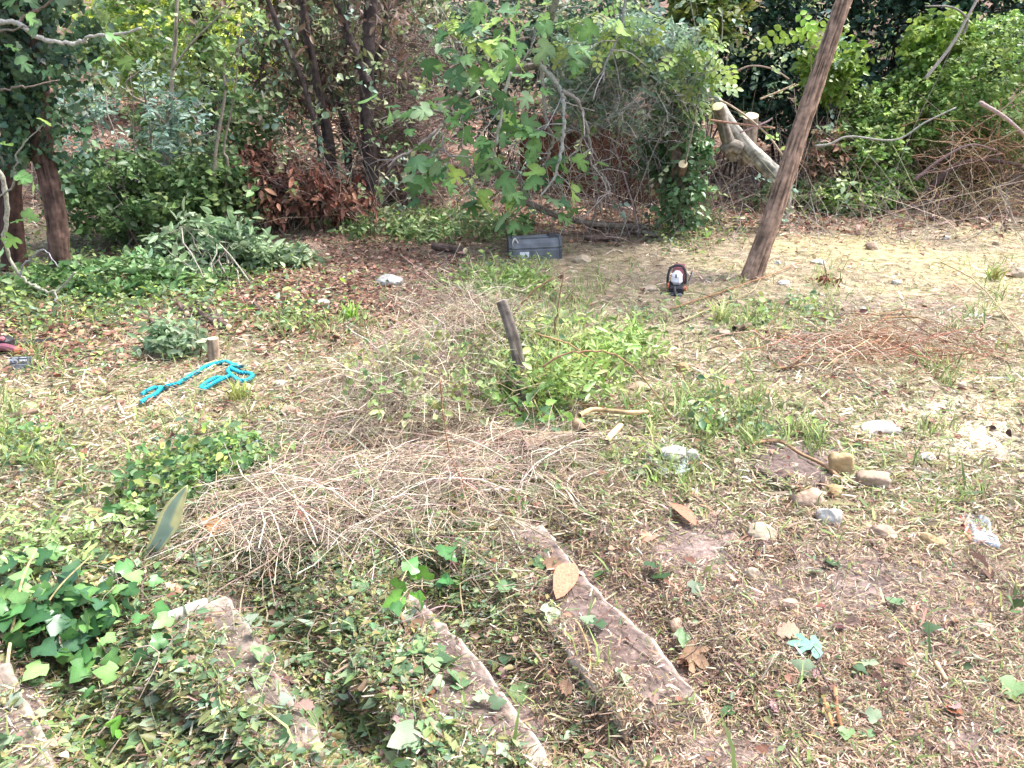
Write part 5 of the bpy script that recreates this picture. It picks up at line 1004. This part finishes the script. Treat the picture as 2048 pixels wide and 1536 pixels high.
# plastic wrapper, torn bag, blue scrap
def crumple(px, py, wpx, hpx, m, lb, cat, seed, name, amp=.012, th=.006, rot=0., lift=.01):
    g = W2(px, py); s_ = (g[1] * cp - (g[2] - CAM_H) * sp) / F; w, d = wpx * s_, hpx * s_ / max(.45, (CAM_H - g[2]) / np.linalg.norm(g - np.array([0, 0, CAM_H])))
    n_ = 14; u, v = np.meshgrid(np.linspace(-.5, .5, n_), np.linspace(-.5, .5, n_)); r = rng(seed)
    P = np.stack([u * w, v * d, amp * 2 * (vn(np.stack([u * 4, v * 4, 0 * u + seed], -1)) - .3)], -1); P[..., :2] += amp * .6 * (np.stack([vn(np.stack([u * 3, v * 3, 0 * u + seed + k_], -1)) for k_ in (5, 9)], -1) - .5)
    P = P.reshape(-1, 3) @ rotz(rot).T + g; P[:, 2] = np.maximum(P[:, 2], surf(P[:, 0], P[:, 1])) + lift
    V = np.concatenate([P, P - UP * th]); i = (np.arange(n_ - 1)[:, None] * n_ + np.arange(n_ - 1)[None]).ravel(); q = np.stack([i, i + 1, i + n_ + 1, i + n_], -1)
    e = np.concatenate([np.arange(n_), n_ * np.arange(1, n_) + n_ - 1, n_ * (n_ - 1) + np.arange(n_ - 2, -1, -1), n_ * np.arange(n_ - 2, 0, -1)]); e2 = np.roll(e, -1); sd_ = np.stack([e, e + n_ * n_, e2 + n_ * n_, e2], -1)
    b = B(); Fq = np.concatenate([q, q[:, ::-1] + n_ * n_, sd_]); b.add(V, Fq.ravel(), np.full(len(Fq), 4), (1, 1, 1)); return tag(b.build(name, m, origin=g), lb, cat)
M_FILM = solid('clear_film', '9aa0a8', .25, 0, .35, 30)
wrap_ = crumple(1958, 1065, 46, 50, M_FILM, 'crumpled grey-white plastic wrapper lying on the clippings', 'wrapper', 5, 'plastic_wrapper', .015, .03, -.3)
x = crumple(1932, 1062, 10, 44, M_ORG, None, None, 6, 'orange_strip', .008, .02, -.3); x.parent = wrap_; x.location = np.array(x.location) - np.array(wrap_.location)
crumple(1340, 935, 70, 34, solid('bag_film', 'a4b2ae', .3, 0, .15, 20), 'torn whitish plastic bag below the broad pale stone', 'bag', 8, 'torn_bag', .03, .006, .2)
crumple(515, 902, 24, 14, solid('blue_scrap', '7c98c0', .5), 'small scrap of blue litter on the low green shrub', 'litter', 9, 'blue_scrap', .012, .004, .3, .03)

# ------------------------------------------------------------------ agave leaves
def agave(pts, w, lb, seed, lift, curl=.3, cat='agave leaf'):
    P = pix(pts, [W2(*pts[-1])[1] - .06 * i * 0 for i in range(len(pts))]) if lift else gpath(pts, .02)
    n_ = 30; Q = smooth(P, n_); t = np.linspace(0, 1, n_); T = nrm(np.gradient(Q, axis=0)); view = nrm(Q - np.array([0, 0, CAM_H])); sidev = nrm(np.cross(T, view)); nv = np.cross(sidev, T)
    hw = w / 2 * np.clip(np.minimum(1.0, .55 + 1.0 * (1 - t)) * np.minimum(1, t * 2.1) ** .75, .02, 1) * (1 + .03 * np.sin(t * 70)); us = np.array([-1, -.72, -.68, -.3, 0, .3, .68, .72, 1])
    V = Q[:, None] + hw[:, None, None] * us[None, :, None] * sidev[:, None] + (np.abs(us) ** 2 * curl)[None, :, None] * hw[:, None, None] * nv[:, None] * -1
    gr, ye = hexl('a4b8a6')[0], hexl('e4dca4')[0]; r = rng(seed); cc = np.where((np.abs(us) > .7)[None, :, None] | ((us > .25)[None, :] & (t < .62)[:, None])[..., None], ye, gr) * (.85 + .3 * vn(V * 30))[..., None]
    V2 = V + .006 * nv[:, None]; m_ = len(us); i = (np.arange(n_ - 1)[:, None] * m_ + np.arange(m_ - 1)[None]).ravel(); q = np.stack([i, i + 1, i + m_ + 1, i + m_], -1); N_ = n_ * m_
    e = np.concatenate([np.arange(m_), m_ * np.arange(1, n_) + m_ - 1, m_ * (n_ - 1) + np.arange(m_ - 2, -1, -1), m_ * np.arange(n_ - 2, 0, -1)]); e2 = np.roll(e, -1)
    Fq = np.concatenate([q, q[:, ::-1] + N_, np.stack([e, e + N_, e2 + N_, e2], -1)]); b = B(); b.add(np.concatenate([V.reshape(-1, 3), V2.reshape(-1, 3)]), Fq.ravel(), np.full(len(Fq), 4), np.concatenate([cc.reshape(-1, 3)] * 2)); tag(b.build('agave_leaf', M_GLOSS, origin=Q[-1]), lb, cat)
agave([(374, 972), (352, 1010), (330, 1060), (298, 1112)], .068, 'tall cut agave leaf with yellow margins standing in the bramble', 5, True)
agave([(258, 1138), (232, 1160), (205, 1182)], .055, 'short cut agave leaf piece with yellow margin lying flat', 6, False)

# ------------------------------------------------------------------ leaves lying loose in the foreground
def leaf_mesh(T, pal, seed, m, wav=.1):
    r = rng(seed); V, Fs = T; V = V.copy(); V[:, 2] += wav * (.6 * np.sin(5 * V[:, 0] + seed) + .5 * np.sin(4 * V[:, 1] + 2 * seed)); b = B(); b.inst((V, Fs), np.zeros((1, 3)), np.eye(3)[None], pick(r, pal, 1, .12)); return b.mesh('leaf_blade', m)
OAK = fan(mir([(0, 0), (.1, .1), (.22, .16), (.14, .28), (.3, .42), (.2, .5), (.36, .66), (.22, .7), (.26, .86), (.12, .88), (0, 1.0)]), .2, .12)
LANCE = fan(mir([(0, 0), (.09, .12), (.16, .35), (.17, .55), (.12, .78), (0, 1.0)]), .12, .06)
ivm = [leaf_mesh(IVY, hexl('5c8050', '6e9060', '7a9a6c', '4a6a44'), s_, M_LEAF, .12) for s_ in range(6)] + [leaf_mesh(IVY, hexl('8aa07c', '98ac8c'), s_, M_LEAF, .12) for s_ in range(3)]
r = rng(500)
FIXL = [(830, 1480, 66), (815, 1370, 56), (785, 1285, 40), (640, 1320 + 80, 50), (215, 1455, 58), (900, 1340, 44), (1240, 1355, 42), (1620, 1355, 44), (1600, 1305, 44), (1065, 1135, 50), (1100, 1225, 46), (1015, 1180, 44), (880, 1330, 46), (1380, 1190, 38), (800, 1345, 40), (1210, 1150, 34), (1300, 1140, 36), (1670, 1140, 34), (1620, 1150, 30), (1800, 1222, 34), (1845, 1270, 34), (2030, 1380, 56), (1965, 1335, 30), (1735, 1345, 34), (1720, 1360, 36), (1690, 1475, 34), (1745, 1440, 34), (1465, 1430, 32), (1540, 1335, 38)]
for i in range(150):
    px = float(np.clip(r.normal(560, 420), 20, 1950)); py = r.uniform(1120, 1530); FIXL.append((px, py, r.uniform(20, 46)))
for i, (px, py, s_) in enumerate(FIXL):
    g = W2(px, py); ad = g[1] * cp - (g[2] - CAM_H) * sp; ax_, nn = lie(r, 1, .28)
    k_ = int(r.integers(0, 9)); lab_ = 'loose pale grey-green ivy leaf turned underside up on the foreground litter' if k_ > 5 else ('large loose green ivy leaf lying on the foreground litter' if s_ > 36 else 'small loose green ivy leaf lying on the foreground litter')
    x = linkobj('ivy_leaf', ivm[k_], g + UP * (.012 + .02 * r.random()), frames(ax_, nn, np.ones(1))[0], None, s_ * ad / F); tag(x, lab_, 'leaf', 'pale upturned ivy leaves' if k_ > 5 else ('large loose ivy leaves' if s_ > 36 else 'small loose ivy leaves'))
drym = [leaf_mesh(OAK, hexl('a8785c', 'c09478', '8a5c48', '9c8478'), s_, M_DRY, .22) for s_ in range(6)]
for i in range(46):
    px, py = r.uniform(40, 2000), r.uniform(1080, 1530); g = W2(px, py); ad = g[1] * cp - (g[2] - CAM_H) * sp; ax_, nn = lie(r, 1, .4)
    x = linkobj('dry_leaf', drym[r.integers(0, 6)], g + UP * .018, frames(ax_, nn, np.ones(1))[0], None, r.uniform(22, 46) * ad / F); tag(x, 'curled dry brown leaf on the foreground litter', 'leaf', 'dry brown leaves in the foreground')
for T, a, c_, hx, lb in ((LANCE, (1112, 1212), (1146, 1148), 'a06c58', 'long salmon-coloured leaf on the long concrete tread'), (LANCE, (1392, 1062), (1346, 1022), '9c6654', 'salmon leaf standing at the edge of the dark soil'), (FIG, (1365, 1312), (1405, 1340), 'a07c66', 'large peach-coloured torn leaf on the clippings'), (OAK, (1550, 1280), (1592, 1275), '9c8070', 'pale pink lobed dry leaf on the clippings'), (OAK, (1085, 1135), (1120, 1150), '9c7660', 'rust brown leaf beside the salmon leaf'), (FIG, (1640, 1310), (1585, 1300), '6c8c7c', 'pale blue-green lobed leaf on a green stalk'), (OAK, (430, 1085), (440, 1050), 'b07850', 'orange dead leaf near the agave leaf'), (OAK, (255, 1125), (210, 1140), 'c09a60', 'yellow-orange curled leaf above the short agave piece'), (LANCE, (620, 1060), (606, 1022), 'c8605c', 'red leaf standing in the bramble mat'), (OAK, (1120, 1375), (1140, 1400), '8c6a58', 'brown leaf curled on the chipped tread side')):
    P0, P1 = W2(*a), W2(*c_); L_ = np.linalg.norm(P1 - P0); m_ = leaf_mesh(T, hexl(hx), 3, M_DRY, .22)
    tag(linkobj('loose_leaf', m_, P0 + UP * .018, frames((P1 - P0)[None] + np.array([[0, 0, .01]]), (UP * .9 - np.array([.1, .35, 0]))[None], np.ones(1))[0], None, L_ * 1.15), lb, 'leaf')

# --- ivy clump at the left foreground and the cut ivy sprig
def ivy_plant(label, stems_, leaves, size, seed, pal, dz=.05, T=IVY, matl=None, cat='ivy', name='ivy_plant'):
    P0 = W2(*stems_[0][0][0]); o = thing(name, label, cat, P0); r = rng(seed)
    for pts, w, zz in stems_:
        P = np.array([W2(a, c_, z_) for (a, c_), z_ in zip(pts, np.linspace(zz[0], zz[1], len(pts)))]); b = B(); ad = P[:, 1].mean() * 1.1
        stick(b, P, w * ad / F / 2, w * .3 * ad / F, hexl('a89a70')[0], 6, 24); b.build('stem', M_TWIG, o)
    pts = np.array([dep(a, c_, W2(a, c_ + 30)[1] - .02) for a, c_ in leaves]); fig_leaves(o, pts, size, seed, pal, T, 'leaf', .2, matl or M_GLOSS)
lv = [(150, 1185), (100, 1180), (25, 1205), (20, 1170), (60, 1185), (190, 1250), (80, 1290), (105, 1265), (140, 1275), (175, 1310), (240, 1310), (85, 1330), (60, 1240), (215, 1195), (225, 1230), (260, 1210), (275, 1175), (300, 1160), (170, 1330), (150, 1350), (210, 1275), (130, 1220), (40, 1260), (10, 1240), (200, 1200), (340, 1195), (310, 1215), (265, 1240), (120, 1310), (230, 1345), (170, 1240), (60, 1150), (15, 1140), (120, 1150), (290, 1300), (180, 1380)]
lv += [(float(a), float(c_)) for a, c_ in np.stack([rng(9).normal(125, 85, 84), rng(10).normal(1235, 60, 84)], -1)]
ivy_plant('dark green ivy clump rising in the left foreground', [([(10, 1420), (30, 1330), (60, 1230), (95, 1190)], 9, (.02, .16)), ([(60, 1300), (130, 1230), (200, 1190)], 5, (.05, .14)), ([(130, 1350), (90, 1290), (60, 1270)], 5, (.03, .1)), ([(240, 1350), (190, 1290), (170, 1240)], 5, (.02, .1))], lv, .064, 510, hexl('44703c', '527e44', '365c34', '5e8848', '7a9c5e', '3e6644'))
ivy_plant('cut ivy sprig with glossy leaves lying on the litter', [([(752, 1080), (800, 1110), (850, 1122), (890, 1132)], 7, (.03, .05)), ([(835, 1120), (820, 1150), (805, 1190)], 4, (.03, .05)), ([(860, 1128), (880, 1150), (895, 1170)], 4, (.03, .04))], [(895, 1110), (875, 1105), (860, 1140), (800, 1160), (805, 1190), (830, 1185), (845, 1200), (815, 1145), (900, 1160), (880, 1160), (790, 1205), (835, 1150)], .062, 511, hexl('4f8a3e', '62983f', '7aa850', '3f7038'))
ivy_plant('small ivy shoot climbing at the foot of the wooden post', [([(1090, 850), (1075, 840), (1062, 825)], 5, (.02, .1))], [(1055, 832), (1075, 838), (1095, 845), (1060, 850), (1110, 835), (1080, 815), (1100, 820), (1045, 850), (1120, 860), (1065, 880)], .06, 512, hexl('4e6c4c', '5c7c54', '6a8e5c'))
ivy_plant('young bindweed shoot with heart leaves on the chopped ivy', [([(165, 1490), (200, 1450), (225, 1440)], 5, (.02, .06))], [(205, 1455), (230, 1460), (195, 1480), (240, 1430)], .05, 513, hexl('6aa044', '7cae50'), T=OVATE, matl=M_LEAF)
ivy_plant('leafy cutting curled at the right edge', [([(2060, 1170), (2030, 1190), (2010, 1170)], 6, (.02, .05))], [(2030, 1175), (2045, 1200), (2020, 1210), (2050, 1160), (2035, 1225)], .05, 514, hexl('5e7e4e', '4c6a40'))
# low green shrub round the agave
o = thing('low_shrub', 'low green shrub growing round the tall agave leaf', 'shrub', W2(400, 1010))
foliage(o, 'foliage', [(W2(390, 960, .06), (.28, .2, .10), .5), (W2(330, 1010, .06), (.18, .2, .10), .3), (W2(470, 930, .05), (.2, .14, .08), .2)], None, 230, 6, OVATE, .032, hexl('567a48', '668a52', '4a6a44', '7c9a58', '8c9a50'), 520, gaps=.25)
stems(o, 'stem', W2(400, 980), W2(390, 960, .12), (.3, .22, .1), 26, .0022, hexl('8a8a5c'), 521, sag=.03)
o = thing('weed_clump', 'feathery pale green weeds left of the agave leaf', 'weeds', W2(90, 1120))
foliage(o, 'foliage', [(W2(90, 1100, .04), (.3, .22, .08), .6), (W2(200, 1080, .04), (.25, .2, .07), .4)], None, 130, 6, LONG, .032, hexl('a0b478', 'b0c088', '8ca464'), 522, gaps=.3)
b = B(); Pq = gpath([(110, 1160), (150, 1100), (180, 1040), (178, 980)], 0) ; Pq[:, 2] += np.linspace(0, .05, 4); o = thing('thorny_shoot', 'slim dark shoot with two glossy leaves left of the agave', 'shoot', Pq[0]); stick(b, Pq, .003, .0015, hexl('6a6a40')[0], 5, 20); b.build('stem', M_TWIG, o)
fig_leaves(o, np.array([W2(118, 1095, .06), W2(180, 1000, .06), W2(172, 1010, .07)]), .045, 523, hexl('3f6a38', '567c3c'), OVATE, 'leaf', .2, M_GLOSS)
# dry standing weed stalks, yucca-like tufts
def tuft(px, py, n_, h, pal, lb, seed, w=1.0):
    g = W2(px, py); r = rng(seed); b = B(); a = r.uniform(0, 6.28, n_); ax_ = np.stack([np.cos(a), np.sin(a), 0 * a], -1); b.inst(GRASS, g + r.normal(0, .025, (n_, 3)) * np.array([1, 1, 0]), frames(ax_, nrm(UP + r.normal(0, .2, (n_, 3))), r.uniform(.6, 1.2, n_) * h), pick(r, pal, n_)); tag(b.build('grass_tuft', M_GRASS, origin=g), lb, 'grass', kind=None)
tuft(1440, 640, 46, .16, hexl('c4cc8c', 'd8dca8', 'a8bc6c'), 'pale yellow-green grass tuft left of the green weeds', 531)
tuft(1988, 560, 40, .16, hexl('8ca058', 'a0ac68', '90884c'), 'solitary grass tuft at the right on pale grass', 532)
tuft(480, 800, 34, .13, hexl('a8b060', '98a454', 'b8bc78'), 'feathery grass tuft beside the rope loop', 533)
tuft(1930, 400, 26, .2, hexl('b0c868', 'c0d47c', '98b454'), 'light green tuft in front of the bramble hollow', 534, 3)
tuft(1482, 566, 24, .07, hexl('8c9c5c', 'a4a870'), 'short grass at the foot of the leaning trunk', 536)
tuft(700, 640, 50, .14, hexl('86b048', '98bc58'), 'fresh green grass tuft beside the leaf litter', 535)
o = thing('dry_weed', 'dry brown weed stalk standing on the pale grass', 'weed', W2(1655, 572)); b = B(); stick(b, pix([(1655, 572), (1652, 545), (1646, 520)], W2(1655, 572)[1]), .006, .003, hexl('6a5848')[0], 6, 10); b.build('stem', M_TWIG, o); foliage(o, 'withered_leaves', W2(1658, 570, .04), (.08, .06, .05), 14, 5, LAUREL, .05, RUST, 541, matl=M_DRY)

# --- broad tree standing behind the viewpoint, its crown shades the treads
o = thing('shade_tree', 'broad leafy tree overhanging the concrete treads', 'tree', np.array([-2.4, -2.2, look(-2.4, 0.)]))
b = B(); trunk(b, [np.array([-2.4, -2.2, -.1]), np.array([-2.3, -2.1, 1.6]), np.array([-1.6, -1.8, 3.4]), np.array([-.6, -1.4, 4.6])], .16, .07, hexl('6a5a50')[0], 20, 80, .14, 15, .2); b.build('trunk', M_BARK, o)
foliage(o, 'crown', [(np.array([-1.0, -1.1, 4.4]), (2.4, 2.0, .9), 1.0)], None, 420, 7, OVATE, .13, MIDG, 163, shell=.0)
